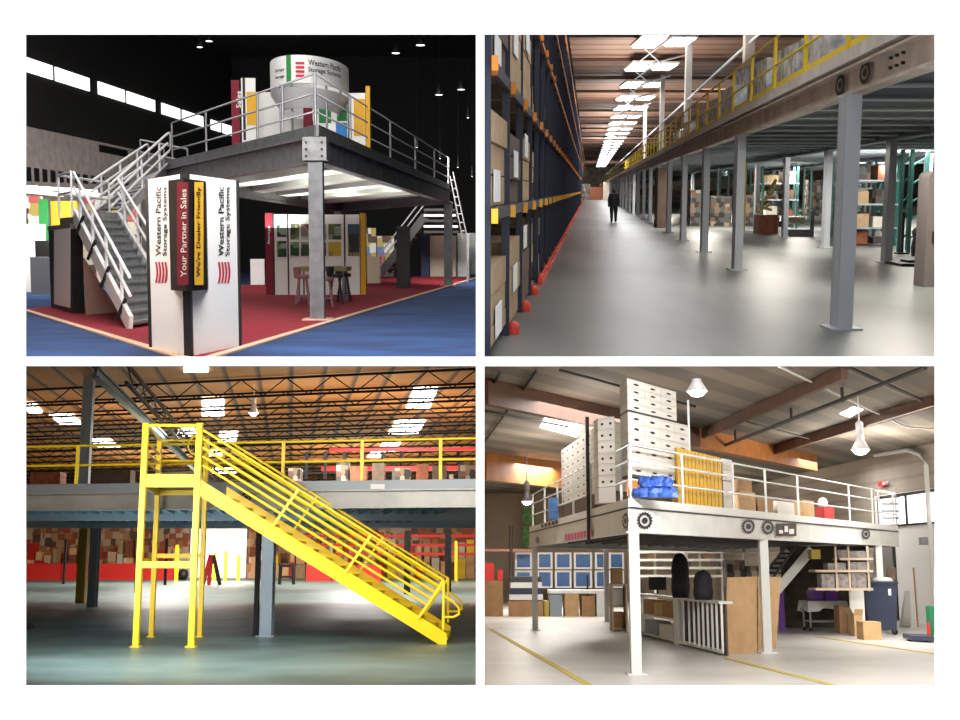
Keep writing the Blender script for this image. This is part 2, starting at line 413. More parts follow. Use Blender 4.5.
for s_, z0, z1 in (('Western Pacific', 5.92, 6.06), ('Storage Systems', 5.74, 5.88)):
    a0, a1 = ringpx(311.5), ringpx(343)
    fit_text(s_, lambda a, b: onring(a0 + (a1 - a0) * a, z0 + (z1 - z0) * b), .02).build('lettering', 'black', ds)
a0, a1 = ringpx(279), ringpx(288)
for z0 in (5.78, 5.62): fit_text('Storage', lambda a, b: onring(a0 + (a1 - a0) * a, z0 + .1 * b), .02).build('lettering', 'black', ds)
# banners and panels up on the deck
def standing(name, x0, x1, ytop, Y, zb, m, label, cat, th=.06, ybot=None, group=None):
    a, b = P.at(x0, P.yh, Y), P.at(x1, P.yh, Y)
    z1 = P.at((x0 + x1) / 2, ytop, Y).z
    zb = zb if ybot is None else P.at((x0 + x1) / 2, ybot, Y).z
    return MB().prism([a, b, b + V((0, th, 0)), a + V((0, th, 0))], zb, z1).build(name, m, None, label, cat, group)
def decal(x0, y0, x1, y1, Y, m, par, nm='print', d=.012):
    a, b = P.at(x0, y1, Y - d), P.at(x1, y0, Y - d)
    return MB().quadpanel((a.x, a.y, a.z), (b.x, a.y, a.z), (b.x, a.y, b.z), (a.x, a.y, b.z), .008).build(nm, m, par)
o = standing('hanging_banner', 234, 242, 80, 33, zD, 'burgundy', 'narrow burgundy banner with white lettering standing at the left of the mezzanine deck panels', 'banner')
fit_text('Sales', lambda a, b: P.at(241 - 5 * b, 108 - 17 * a, 32.98), .02).build('lettering', 'white', o)
o = standing('display_panel', 244, 258, 78, 32.5, zD, 'panel_white', 'white deck panel with a yellow print beside the narrow burgundy banner', 'display panel')
decal(247, 92, 258, 125, 32.5, 'yellow_print', o); decal(243.5, 78, 245, 140, 32.5, 'black', o, 'edge')
o = standing('display_panel', 259, 305, 92, 33.5, zD, 'panel_white', 'broad white deck panel left of the small burgundy strip under the drum sign', 'display panel')
standing('banner_strip', 305, 314, 104, 32.5, zD, 'burgundy', 'small burgundy strip directly under the drum sign behind the corner rail post', 'banner')
o = standing('display_panel', 315, 349, 96, 32, zD, 'panel_white', 'white deck panel with green and blue prints under the drum sign', 'display panel')
decal(319, 109, 331, 123, 32, 'green_print', o); decal(337, 107, 347, 121, 32, 'green_print', o); decal(336, 123, 347, 139, 32, 'blue_print', o)
o = standing('display_panel', 350, 366.5, 93, 31.5, zD, 'panel_white', 'white deck panel with a tall yellow print right of the drum sign', 'display panel')
decal(354, 99, 365, 136, 31.5, 'yellow_print', o); decal(349.7, 96, 351, 142, 31.5, 'black', o, 'edge')
standing('end_post', 367, 371, 86, 31.4, zD, 'yellow_print', 'tall yellow end post at the right of the deck panels', 'post', th=.3)

# --- corner kiosk with the vertical lettering
kc, kl, kr = P.fl(189, 357.8), P.fl(151.5, 349.3), P.fl(239.8, 347.5)
zk = 2.57
ks = thing('corner_kiosk', kc, 'white corner display tower with vertical store name lettering on both faces', 'display tower')
kb = kl + (kr - kc)
MB().prism([kc, kr, kb, kl], 0, zk).build('body', 'panel_white', ks)
def edge(q, w_=.06): MB().box(zz(q, 0), w_, w_, zk + .01).build('edge_strip', 'black', ks)
MB().box(zz(kc, 0) + V((0, -.0, 0)), .11, .11, zk + .01).build('edge_strip', 'black', ks)
for q in (kl, kr): edge(q)
def fk(A, B, d=.008):       # face helper: returns point on the face at pixel, pushed outward
    n = V((B.y - A.y, A.x - B.x, 0)).normalized()
    if n.y > 0: n = -n
    return lambda px, py: P.on(px, py, A + n * d, B + n * d)
fL, fR = fk(kl, kc), fk(kc, kr)
for f_, xa, xb, xs in ((fL, 155.5, 160.8, 1), (fR, 218.5, 224, 1)):
    for s_, dx, y0, y1 in (('Western Pacific', 0, 256, 187), ('Storage Systems', 7, 256, 187)):
        ff = lambda a, b, dx=dx, f_=f_, xa=xa, xb=xb, y0=y0, y1=y1: f_(xb + dx - (xb - xa) * b, y0 + (y1 - y0) * a)
        fit_text(s_, ff, .012).build('lettering', 'black', ks)
    for k in range(4):
        x = xa - .6 + k * 3.1
        b = MB(); pts = [(x + 1.4 * math.sin(math.pi * t), 262 + 21 * t) for t in [i / 8 for i in range(9)]]
        for (x0_, y0_), (x1_, y1_) in zip(pts, pts[1:]):
            b.add([f_(x0_, y0_), f_(x0_ + 1.9, y0_), f_(x1_ + 1.9, y1_), f_(x1_, y1_)], [[0, 1, 2, 3]])
        b.build('stripe_logo', 'red_logo', ks)
# projecting corner sign, black with a red and a yellow strip
n1 = (kl - kc).normalized(); n2 = (kr - kc).normalized(); out = -(n1 + n2).normalized()
s0 = P.on(173, 290, kl, kc); s1 = P.on(208.5, 288, kc, kr)
sc = zz(kc, 0) + out * .05
zs0, zs1 = P.on(173, 289, kl, kc).z, zk - .09
MB().prism([zz(s0, 0), zz(s0, 0) + out * .45, sc + out * .35, zz(s1, 0) + out * .45, zz(s1, 0)], zs0, zs1).build('corner_sign', 'black', ks)
SL = fk(zz(s0, 0) + out * .45, sc + out * .35, .03); SR = fk(sc + out * .35, zz(s1, 0) + out * .45, .03)
def quad4(f_, x0, y0, x1, y1, m, nm, par): return MB().add([f_(x0, y1), f_(x1, y1), f_(x1, y0), f_(x0, y0)], [[0, 1, 2, 3]]).build(nm, m, par)
quad4(SL, 177, 182, 188.5, 285, 'burgundy', 'red_strip', ks); quad4(SR, 194.5, 182, 203.5, 285, 'yellow_print', 'yellow_strip', ks)
SL2, SR2 = fk(zz(s0, 0) + out * .45, sc + out * .35, .036), fk(sc + out * .35, zz(s1, 0) + out * .45, .036)
fit_text('Your Partner in Sales', lambda a, b: SL2(186.5 - 6 * b, 277 - 88 * a), .012).build('lettering', 'white', ks)
fit_text("We're Dealer Friendly", lambda a, b: SR2(201.8 - 5.5 * b, 277 - 90 * a), .012).build('lettering', 'black', ks)

# --- stair on the left: lower flight, landing, upper flight
st = thing('booth_stair', P.fl(130, 331), 'white and grey steel switchback stair with tube handrails left of the white display tower', 'stair')
A0, A1 = P.fl(131, 330), P.at(75, 216, 28); B0 = A0 + u * 2.6; B1 = A1 + u * 2.6
MB().bar(A0 + V((0, 0, .1)), A1, .08, .34).build('stringer', 'stringer_white', st); MB().bar(B0 + V((0, 0, .1)), B1, .08, .34).build('stringer', 'stringer_white', st)
def treads(A0, A1, B0, B1, n, m, root, dep=.34, th=.05, edge=None, rise=0):
    for i in range(n):
        t = (i + .7) / n; a = lerp(A0, A1, t); b = lerp(B0, B1, t); d = (A1 - A0); d.z = 0; d = d.normalized() * dep / 2; z_ = V((0, 0, th))
        o = MB().hexa([a - d, b - d, b + d, a + d, a - d - z_, b - d - z_, b + d - z_, a + d - z_]).build('tread', m, root)
        if rise: MB().hexa([a + d * .9, b + d * .9, b + d, a + d, a + d * .9 - V((0, 0, rise)), b + d * .9 - V((0, 0, rise)), b + d - V((0, 0, rise)), a + d - V((0, 0, rise))]).build('riser', m, o)
        if edge: MB().bar(a - d, b - d, .03, .05).build('nosing', edge, o)
treads(A0, A1, B0, B1, 13, 'tread_grey', st, edge='rail_grey', dep=.56, th=.05, rise=-.2)
L1, L2 = A1 - u * .15, A1 + u * 2.9
Lp = [zz(L1, 0), zz(L2, 0), zz(L2, 0) + v * 1.6, zz(L1, 0) + v * 1.6]
MB().prism(Lp, A1.z - .22, A1.z - .02).build('landing', 'beam_grey', st)
C0, C1 = P.at(112, 224, 30.5), P.at(168, 168, 36); D0, D1 = P.at(92, 219, 32.5), P.at(146, 178, 37.5)
for a, b in ((C0, C1), (D0, D1)): MB().bar(a, b, .07, .3).build('stringer', 'rail_grey', st)
treads(C0, C1, D0, D1, 11, 'tread_grey', st, dep=.4, edge='rail_white')
def hand(A, B, hts, m, root, loop=False, npost=3, r=.035):
    for h in hts:
        a, b = A + V((0, 0, h)), B + V((0, 0, h)); MB().tube([a, b], r).build('handrail', m, root)
    for i in range(npost):
        q = lerp(A, B, (i + .5) / npost); MB().tube([q, q + V((0, 0, hts[0]))], r).build('post', m, root)
    a, b = B + V((0, 0, hts[0])), B + V((0, 0, hts[-1])); d = (B - A).normalized()
    if loop: MB().tube([a, a + d * .25 + V((0, 0, -.02)), a + d * .38 + V((0, 0, -.12)), b + d * .38 + V((0, 0, .1)), b + d * .2, b], r).build('return_loop', m, root)
hand(A0, A1, [1.0, .65], 'rail_white', st, npost=4); hand(B0, B1, [1.0, .65], 'rail_white', st, npost=4)
hand(C0, C1, [1.0, .72, .45], 'rail_white', st, True); hand(D0, D1, [1.0, .72, .45], 'rail_white', st, True)
for t in (.12, .38, .62, .86):       # black brackets along the near stringer
    q = lerp(A0, A1, t) - u * .08; MB().bar(q + V((-.1, 0, -.12)), q + V((.12, -.1, .3)), .05, .05).build('bracket', 'black', st)
rail_run(st, [zz(Lp[0], A1.z), zz(Lp[3], A1.z), zz(Lp[2], A1.z)], [1.0, .55], 'rail_white', .03, [zz(q, A1.z) for q in (Lp[0], Lp[3], Lp[2])])
for q in (Lp[2], Lp[1]): MB().box(zz(q, 0), .1, .1, A1.z - .22).build('leg', 'rail_grey', st)
r2 = thing('side_railing', zz(P.at(141, 160, 37.8), zD), 'grey tube railing at the top of the booth stair beside the deck corner', 'railing')
qa, qb = P.at(141, 170, 38), P.at(188, 170, 37.2)
zq = P.at(141, 140, 38).z - 1.0
rail_run(r2, [zz(qa, zq), zz(qb, zq - .35)], [1.0, .62, .25], 'rail_grey', .03, [zz(qa, zq), zz(lerp(qa, qb, .5), zq - .17), zz(qb, zq - .35)], foot=-.2)

# cabinet below the landing
c0, c1, c2 = P.fl(51, 307.5), P.fl(70, 311), P.fl(85, 314.5)
ca, cb, cc = P.fl(51, 308), P.fl(72.5, 314.3), P.fl(85, 313.8)
cab = thing('storage_cabinet', ca, 'black cabinet with a white front panel and grey top under the stair landing', 'cabinet')
cd = ca + (cc - cb)
MB().prism([ca, cb, cc, cd], 0, 1.98).build('body', 'black', cab)
MB().prism([ca - (cb - ca) * .05, cb + (cb - ca) * .03, cc + (cb - ca) * .03, cd - (cb - ca) * .05], 1.98, 2.1).build('top', 'beam_grey', cab)
fc = fk(ca, cb)
MB().add([fc(54, 304), fc(70.5, 308), fc(70.5, 228), fc(54, 230)], [[0, 1, 2, 3]]).build('front_panel', 'panel_white', cab)
t0, t1 = P.fl(86, 316), P.fl(118, 313)
tr = MB(); a_, b_ = zz(t0, 0), zz(t1, 0); top = P.on(83, 258, t0, t1)
tr.add([a_, b_, top, a_ + V((0, .1, 0)), b_ + V((0, .1, 0)), top + V((0, .1, 0))], [[0, 1, 2], [5, 4, 3], [0, 3, 4, 1], [1, 4, 5, 2], [2, 5, 3, 0]])
tr.build('stair_side_panel', 'tan', None, 'tan triangular board closing the space beneath the booth stair', 'board')

# --- beneath the deck
Yp = P.fl(300, 295.4).y
def wallpanel(x0, x1, m='panel_white', top=214.5, Y=Yp, label='', cat='display panel', th=.12, group=None, name='exhibit_panel'):
    return standing(name, x0, x1, top, Y, 0, m, label, cat, th, group=group)
wallpanel(265.5, 273, 'burgundy', 213, label='burgundy end panel at the left of the white exhibit panels under the mezzanine', th=.5)
fit_text('Storage', lambda a, b: P.at(270.5 - 3 * b, 244 - 18 * a, Yp - .02), .02).build('lettering', 'white', bpy.context.scene.objects['exhibit_panel'])
o = wallpanel(274.5, 287.5, label='narrow white exhibit panel with two green prints next to the burgundy end panel')
decal(277, 225, 286.5, 237, Yp, 'poster_green', o); decal(277, 241, 286.5, 257, Yp, 'poster_green', o)
o = wallpanel(288.5, 344, label='wide white exhibit panel with six small prints behind the bar table')
for x0, x1, m_ in ((290.5, 299, 'poster_dark'), (301, 311, 'poster_red'), (314, 326, 'poster_green'), (328.5, 341, 'poster_dark')):
    decal(x0, 224, x1, 239.5, Yp, m_, o); decal(x0, 242, x1, 256, Yp, 'poster_yellow' if x0 > 328 else ('poster_green' if x0 < 300 else 'poster_dark'), o)
o = wallpanel(345.5, 359.5, label='white exhibit panel with one tall dark blue print beside the yellow post')
decal(348, 224, 359, 256, Yp, 'poster_blue', o)
for x in (273.5, 288, 344.6): standing('black_divider', x - .7, x + .7, 213.5, Yp - .03, 0, 'black', 'thin black divider post between the white exhibit panels under the mezzanine', 'post', .12, group='black dividers between exhibit panels')
wallpanel(360.5, 365.5, 'yellow_print', 213, label='yellow end post at the right of the white exhibit panels', cat='post', name='end_post', th=.4)
Yt = P.fl(320, 303).y
tb = thing('bar_table', zz(P.at(321, 300, Yt), 0), 'olive topped bar height table in front of the exhibit panels', 'table')
a, b = P.at(295, 267, Yt), P.at(346.5, 267, Yt)
MB().prism([zz(a, 0), zz(b, 0), zz(b, 0) + V((0, 1.3, 0)), zz(a, 0) + V((0, 1.3, 0))], a.z - .12, a.z).build('tabletop', mat('olive', (.2, .17, .05), .6), tb)
for x in (299, 343):
    q = P.at(x, 270, Yt + .2)
    for dy in (0, .9): MB().box(V((q.x, q.y + dy, 0)), .05, .05, a.z - .12).build('leg', 'galv', tb)
def stool(px, py, m, lab, seat=.75):
    q = P.fl(px, py); s_ = thing('bar_stool', q, lab, 'stool')
    MB().lathe(zz(q, seat - .08), [(.0, 0), (.2, 0), (.22, .05), (.2, .1), (0, .1)], 14).build('seat', m, s_)
    MB().lathe(zz(q, seat - .1), [(.24, .06), (.26, .32), (.24, .32), (.22, .06)], 12, a0=.3, a1=2.8).build('backrest', m, s_)
    for k in range(4):
        a = math.pi / 4 + k * math.pi / 2
        MB().tube([q + V((.26 * math.cos(a), .26 * math.sin(a), 0)), q + V((.13 * math.cos(a), .13 * math.sin(a), seat - .08))], .018).build('leg', m, s_)
    MB().tube([q + V((.2 * math.cos(a), .2 * math.sin(a), .25)) for a in [k * math.pi / 6 for k in range(13)]], .012).build('footrest', m, s_)
mat('rosy_plastic', (.30, .12, .14), .3)
stool(336, 305, 'black', 'black bar stool right of the front mezzanine column', .82); stool(344, 302, 'black', 'black bar stool at the right end of the olive bar table', .8)
stool(303, 305, 'rosy_plastic', 'pale reddish bar stool left of the front mezzanine column', .8); stool(326, 308, 'rosy_plastic', 'pale reddish bar stool just right of the front mezzanine column', .78)
standing('display_pillar', 396.5, 409.5, 226, P.fl(403, 289).y, 0, 'black', 'tall plain black display pillar standing on the red carpet', 'pillar', .6)
Yr = P.fl(450, 277).y
standing('display_panel', 421, 429, 234, Yr, 0, mat('navy', (.02, .035, .10), .6), 'dark blue panel beside the cream cabinet beneath the far stair', 'display panel')
cab2 = standing('stair_cabinet', 430, 456, 233, Yr + .5, 0, 'cream', 'cream cabinet built beneath the far black stair', 'cabinet', 1.5)
standing('stair_cabinet', 457.5, 468, 233, Yr + 1, 0, 'panel_white', 'pale narrow cabinet at the outer right end of the far stair', 'cabinet', 1.5)
standing('counter_panel', 366.5, 380, 256.5, 52, 0, 'cream', 'low cream counter panel behind the yellow end post', 'counter', .4)
# far stair
fs = thing('far_stair', P.fl(381, 276), 'black far stair with pale treads at the right end of the booth', 'stair')
Yf = 60
a0, a1 = P.at(381, 273, Yf), P.at(425, 216, Yf); b0, b1 = a0 + V((0, 4, 0)), a1 + V((0, 4, 0))
for p, q in ((a0, a1), (b0, b1)): MB().bar(p, q, .08, .4).build('stringer', 'black', fs)
treads(a0, a1, b0, b1, 9, 'white', fs, dep=.45)
a2, a3 = P.at(425, 216, Yf), P.at(455, 208, Yf)
for k in range(5): MB().bar(P.at(424, 210 + k * 5.5, Yf), P.at(455 + k, 210 + k * 5.5, Yf), .5, .12).build('landing_bar', 'white' if k % 2 else 'black', fs)
MB().bar(P.at(424, 222, Yf + .6), P.at(457, 222, Yf + .6), .1, 1.35).build('landing_back', 'black', fs)
for h in (1.0, .6): MB().tube([a0 + V((0, -.05, h)), a1 + V((0, -.05, h)), P.at(453, 203, Yf)], .04).build('handrail', 'rail_grey', fs)
ts = thing('end_stair', P.fl(470, 281), 'silver lattice rails of the stair outside the right end of the deck', 'stair')
for x0, y0, x1, y1 in ((450, 176, 463, 240), (453, 172, 467, 236)): MB().tube([P.at(x0, y0, 54), P.at(x1, y1, 54)], .03).build('handrail', 'beam_grey', ts)
for k in range(7): MB().tube([P.at(450.5 + k * 1.75, 180 + k * 8.5, 54), P.at(454.5 + k * 1.75, 180 + k * 8.5, 54)], .03).build('tread', 'beam_grey', ts)
MB().box(P.at(468, 276, 54) * 1.0 - V((0, 0, P.at(468, 276, 54).z)), .12, .12, 2.2).build('leg', 'beam_grey', ts)
for x0, x1, y0, lab in ((366, 376, 228, 'busy poster board left of the black display pillar'), (377, 394, 236, 'crowded white poster wall behind the far stair')):
    standing('poster_board', x0, x1, y0, 64, 0, 'goods', lab, 'poster board', .1)
standing('white_partition', 250, 264, 259, 50, 0, 'white', 'low white partition far behind the red carpet left of the burgundy panel', 'partition', .1)
standing('white_partition', 462, 477, 233, 70, 0, 'white', 'white partition of a far booth at the right edge of the hall', 'partition', .1)
# neighbouring booths far left
def fb(x0, x1, yt, Y, m, nm, lab, cat, th=.8, yb=None, grp=None): return standing(nm, x0, x1, yt, Y, 0, m, lab, cat, th, yb, grp)
fb(24, 41, 196, 44, 'goods', 'booth_wall', 'brightly lit booth wall with mixed goods at the far left of the hall', 'booth', .3)
fb(25, 38, 224, 42, 'panel_white', 'booth_counter', 'white booth counter below the lit goods wall at the far left', 'counter')
fb(29.5, 50, 257, 40, mat('grey_box', (.22, .22, .23), .8), 'booth_counter', 'grey ribbed crate standing left of the black cabinet', 'crate')
fb(35, 49, 240.5, 41, 'black', 'black_monitor', 'black screen on the counter behind the grey ribbed crate', 'screen', .15)
fb(40, 49, 199, 43, 'green_print', 'green_banner', 'green banner standing in the far left booth', 'banner', .1, None)
fb(52, 77, 201, 46, 'yellow_print', 'yellow_canopy', 'yellow booth board behind the stair landing', 'board', .3)
fb(79, 140, 196, 50, 'goods', 'booth_wall', 'cluttered booth wall seen through the treads of the booth stair', 'booth', .3)
for k in range(6):
    q = P.at(30 + k * 12, 189 + k * .8, 47)
    o = MB().box(q, .5, .3, .12).build('booth_lamp', 'lamp_glow', None, 'small bright lamp in the row above the far left booth', 'lamp', 'lamps above the far left booth')
for x0 in (24, 60): MB().bar(P.at(x0, 191, 47.3), P.at(x0 + 40, 195, 47.3), .1, .15).build('booth_truss', 'cream', None, 'pale beam carrying the %s booth lamps' % ('left' if x0 < 50 else 'right'), 'beam')
# hanging hall lamps
for i, (x, y, r_) in enumerate([(209, 41, 4), (199.7, 47, 3.4), (395.7, 53, 4.6), (420.5, 45, 5), (439, 94.5, 4.4), (461, 89.3, 4.4), (468, 117.5, 1.8), (417, 147, 1.6), (440, 158, 1.5), (458, 167, 1.6), (472, 176, 1.6)]):
    q = P.at(x, y, 60); R_ = r_ * .05
    pos = 'left' if x < 220 else 'right'
    lab = 'small white hall lamp glowing against the black ceiling %s of the deck' % pos
    s_ = thing('hall_lamp', q, lab, 'lamp', 'hanging hall lamps on the ' + pos)
    MB().lathe(q, [(0.02, .5), (R_ * .4, .35), (R_, 0), (R_ * .85, -.02)], 14).build('shade', 'black', s_)
    MB().lathe(q, [(0, -.03), (R_ * .85, -.01), (R_ * .85, .06), (0, .05)], 14).build('diffuser', 'lamp_glow', s_)
    MB().tube([q + V((0, 0, .4)), V((q.x, q.y, 14))], .005, 5).build('cord', 'black', s_)
# light of the hall and added fill lamps
lamp_area('hall_and_fill_light', (-6, 24, 12.5), 9, 1100, (1, .97, .92))
lamp_area('hall_and_fill_light', (-14, 38, 12.5), 9, 1500, (1, .97, .92))
lamp_area('hall_and_fill_light', (2, 45, 13), 9, 2000, (1, .97, .92))
for t_, s_ in ((.25, .3), (.6, .3), (.25, .7), (.6, .7)):
    q = C + (E - C) * t_ + (Wd - C) * s_
    lamp_area('joist_fill', zz(q, 2.2), 2.0, 130, (1, 1, .93), (math.pi, 0, 0))  # added upward fill to brighten the white joists; no such lamps stand there
lamp_area('hall_and_fill_light', (-7, 13.9, 7.5), 4, 2100, (1, .98, .95), (math.radians(62), 0, 0))  # added fill out of view, brightens the kiosk faces from the front
lamp_area('hall_and_fill_light', (-1.8, 15.5, 6.5), 3, 1100, (1, .98, .95), (math.radians(62), 0, 0))  # second added front fill, out of view on the right
lamp_area('booth_and_fill_light', P.at(50, 190, 40), 2.5, 260, (1, .95, .85), (math.radians(35), 0, 0), size_y=1)
lamp_area('booth_and_fill_light', P.at(90, 185, 44), 2.5, 200, (1, .95, .85), (math.radians(35), 0, 0), size_y=1)
lamp_area('wall_fill', (-12, 42, 1.6), 4, 260, (1, .93, .88), (math.radians(115), 0, math.radians(40)), size_y=1)  # added fill to brighten the grey hall wall, no fixture there
lamp_area('booth_and_fill_light', (-3, 50, 6), 4, 2200, (1, .97, .92), (math.radians(25), 0, 0))  # added fill for the right rear of the hall, not a booth lamp
lamp_area('hall_and_fill_light', (-6.8, 15.5, 3.6), 2, 420, (1, .98, .95), (math.radians(85), 0, math.radians(15)))  # added fill out of view, aimed at the cabinet front
# ================================================================ PLACE 2: warehouse aisle, pallet racks left, long mezzanine right
P = CUR = Place(190, 1.65)
def G2(X, Y, z=0.0): return V((X + 108 / FPX * Y, Y, z))
w2 = G2(0, 1) ; w2.z = 0; w2.normalize()
mat('concrete_aisle', (.13, .145, .145), .36, noise=.28, nscale=.5, detail=7, stretch=(1, .3, 1), col2=(.21, .225, .22), spec=.5)
stripe_mat('roof_planks', (.16, .075, .045), (.30, .16, .10), (0, 1, 0), 2.4, duty=.3)
mat('navy_steel', (.008, .014, .04), .5); mat('orange_steel', (.75, .24, .02), .5); mat('yellow_lug', (.9, .45, .03), .5)
mat('carton', (.40, .29, .17), .85, noise=.15, nscale=4); mat('carton_dark', (.10, .07, .05), .85, noise=.2)
mat('paper', (.85, .87, .9), .7); mat('red_steel', (.65, .05, .02), .5); mat('yellow_rail', (.75, .55, .03), .5)
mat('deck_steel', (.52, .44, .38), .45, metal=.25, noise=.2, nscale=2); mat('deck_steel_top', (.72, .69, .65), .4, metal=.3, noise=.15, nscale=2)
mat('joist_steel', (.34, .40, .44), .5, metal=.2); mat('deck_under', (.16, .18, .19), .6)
mat('column_grey', (.46, .50, .55), .4, metal=.1); mat('green_steel', (.01, .09, .08), .5)
mat('tube_glow', (1, 1, 1), .5, emit=(.93, .97, 1), estr=4.5); mat('wall_cream', (.40, .34, .27), .9, noise=.3, nscale=.6)
mosaic_mat('clutter', [(.02, .02, .02), (.18, .13, .09), (.06, .05, .05), (.3, .26, .21), (.08, .09, .09), (.14, .07, .05)], 4.5)
mosaic_mat('clutter_far', [(.12, .10, .09), (.38, .32, .27), (.62, .56, .5), (.2, .18, .17), (.2, .26, .27)], 1.6)
mat('pale_load', (.6, .57, .52), .8)
shell(480.5, 1020, P.fl(600, 361.5).y, 13, 420, 9.6, 'wall_cream', 'roof_planks', 'concrete_aisle', 'wall_cream')
# roof
for i in range(30):
    Y = 62 + i * 11.5
    MB().bar(V((P.at(481, 190, Y).x + .1, Y, 9.35)), V((P.at(1010, 190, Y).x, Y, 9.35)), .3, .22).build('roof_beam', mat('roof_beam_brown', (.10, .055, .04), .8), None, 'dark brown roof beam crossing the plank ceiling above the rack aisle', 'beam', 'roof beams above the rack aisle')
def fixture(X, Y, wd, ln, side):
    q = G2(X, Y, 9.0)
    f = thing('ceiling_light', q, 'bright strip light in the %s row above the aisle' % side, 'ceiling light', 'strip lights in the %s row' % side)
    MB().box(q + V((0, 0, .02)), wd + .15, ln + .2, .12).build('housing', 'white', f)
    MB().box(q + V((-wd * .26, 0, -.06)), wd * .42, ln, .08).build('tube', 'tube_glow', f)
    MB().box(q + V((wd * .26, 0, -.06)), wd * .42, ln, .08).build('tube', 'tube_glow', f)
    for dx in (-.3, .3): MB().tube([q + V((dx, 0, .1)), q + V((dx, 0, .58))], .015, 5).build('hanger', 'column_grey', f)
for i in range(27):
    Y = 61.7 + 12.4 * i
    fixture(2.93, Y, 1.2, 4.4, 'left'); fixture(4.46, Y, 1.1, 3.2, 'middle')
    if i in (2, 3, 4, 5, 7): fixture(11.9, Y, 1.4, 3.0, 'far right')
for i in range(5):
    Y = 66 + i * 12.4
    b = MB(); b.tube([G2(2.4, Y - 2, 9.3), G2(3.9, Y + 1, 8.4)], .04, 5); b.tube([G2(3.9, Y - 2, 9.3), G2(2.4, Y + 1, 8.4)], .04, 5); b.tube([G2(3.1, Y + 1, 8.4), G2(5.2, Y + 1.5, 9.0)], .05, 5)
    b.build('roof_brace', 'column_grey', None, 'pale crossed roof brace hanging between the aisle light rows', 'brace', 'roof braces between the light rows')
# pallet rack
NU = [13.77 + 2.63 * n for n in range(-1, 50)]
rack = thing('pallet_rack', G2(-.92, NU[0]), 'long navy pallet rack with orange beams filling the left side of the aisle', 'rack')
for Y in NU:
    MB().box(G2(-.95, Y, .14 if Y < 12 else 0), .09, .3, 7.85 if Y < 12 else 8.0).build('upright', 'navy_steel', rack)
for z in (1.43, 2.78, 4.3, 5.6, 7.0):
    MB().bar(G2(-.90, NU[0] + .1, z), G2(-.90, 400, z), .05, .12 if z < 4 else .07).build('beam', 'navy_steel' if z < 4 else 'orange_steel', rack)
for z in (1.43, 2.78, 4.3):
    for Y in NU[:45 if z < 4 else 8]:
        MB().box(G2(-.87, Y, z - .08), .06, .5 if Y < 40 else .9, .13).build('beam_lug', 'yellow_lug' if z < 2 else 'orange_steel', rack)
MB().prism([G2(-1.75, 21.5), G2(-1.75, 400), G2(-1.85, 400), G2(-1.85, 21.5)], 0, 8).build('back_panel', 'navy_steel', rack)
for Y in NU[1:]:
    o = MB().lathe(G2(-.86, Y), [(.08, 0), (.085, .08), (.07, .13), (.03, .15), (0, .155)], 10).build('post_guard', 'red_steel', None, 'red round guard at the foot of a navy rack upright', 'post guard', 'red guards along the rack foot')
MB().bar(G2(-.84, 21, .05), G2(-.84, 400, .05), .08, .1).build('floor_rail', 'red_steel', None, 'red floor rail running along the foot of the left rack', 'rail')
lv = [(.0, .05), (1.43, .07), (2.78, .07), (4.3, .07), (5.6, .07)]; NM = ['floor', 'first', 'second', 'third', 'fourth']
rr = random.Random(3)
for bi in range(0, 12):
    Y0, Y1 = NU[bi] + .22, NU[bi] + 2.4
    for li, (z0, dz) in enumerate(lv):
        if bi > 7 and li > 2: continue
        top = lv[li + 1][0] - .25 if li < 4 else 7.0
        n = 3 if bi < 6 else 1
        H = (top - z0 - dz) * rr.uniform(.72, .98); hh = H / n
        for k in range(n):
            zc_ = z0 + dz + k * hh + (.1 if bi == 0 and li == 0 and k == 0 else 0); jx = rr.uniform(-.02, .02)
            m_ = 'carton' if (bi + li) % 4 != 2 else 'carton_dark'
            lab = 'carton, %s bay of the navy rack, %s level%s' % (['nearest', 'second', 'third', 'fourth', 'fifth', 'sixth', 'seventh', 'eighth', 'ninth', 'tenth', 'eleventh', 'twelfth'][bi], NM[li], '' if n == 1 else ', ' + ['bottom', 'middle', 'top'][k] + ' of stack')
            x0 = (-.93 if bi < 3 else -1.0) + jx; bk = lambda Y: max(x0 - .6, -106.2 / FPX * Y); p = [G2(bk(Y0), Y0), G2(x0, Y0), G2(x0, Y1), G2(bk(Y1), Y1)]
            o = MB().prism(p, zc_, z0 + dz + k * hh + hh - .015).build('carton', m_, None, lab, 'carton', 'cartons in the navy rack')
            if n == 3 and ((bi * 3 + li * 5 + k * 2) % 5 == 0):
                a = G2(x0 + .012, Y0 + .5); b_ = G2(x0 + .012, Y0 + 1.3)
                MB().prism([a, b_, b_ + V((.01, 0, 0)), a + V((.01, 0, 0))], zc_ + hh * .1, zc_ + hh * .1 + .32).build('paper_label', 'paper', o)
        MB().prism([G2(max(-1.65, -106.2 / FPX * Y0), Y0), G2(-.955, Y0), G2(-.955, Y1), G2(max(-1.65, -106.2 / FPX * Y1), Y1)], z0 + (.0 if li == 0 else .06) + (.1 if bi == 0 and li == 0 else 0), z0 + dz + (.04 if bi == 0 and li == 0 else 0) + (.06 if bi == 0 and li == 0 else 0)).build('pallet', mat('pallet_wood', (.2, .13, .07), .9), None, 'flat wooden pallet in the %s bay on the %s level of the navy rack' % (['nearest', 'second', 'third', 'fourth', 'fifth', 'sixth', 'seventh', 'eighth', 'ninth', 'tenth', 'eleventh', 'twelfth'][bi], NM[li]), 'pallet', 'pallets in the navy rack')

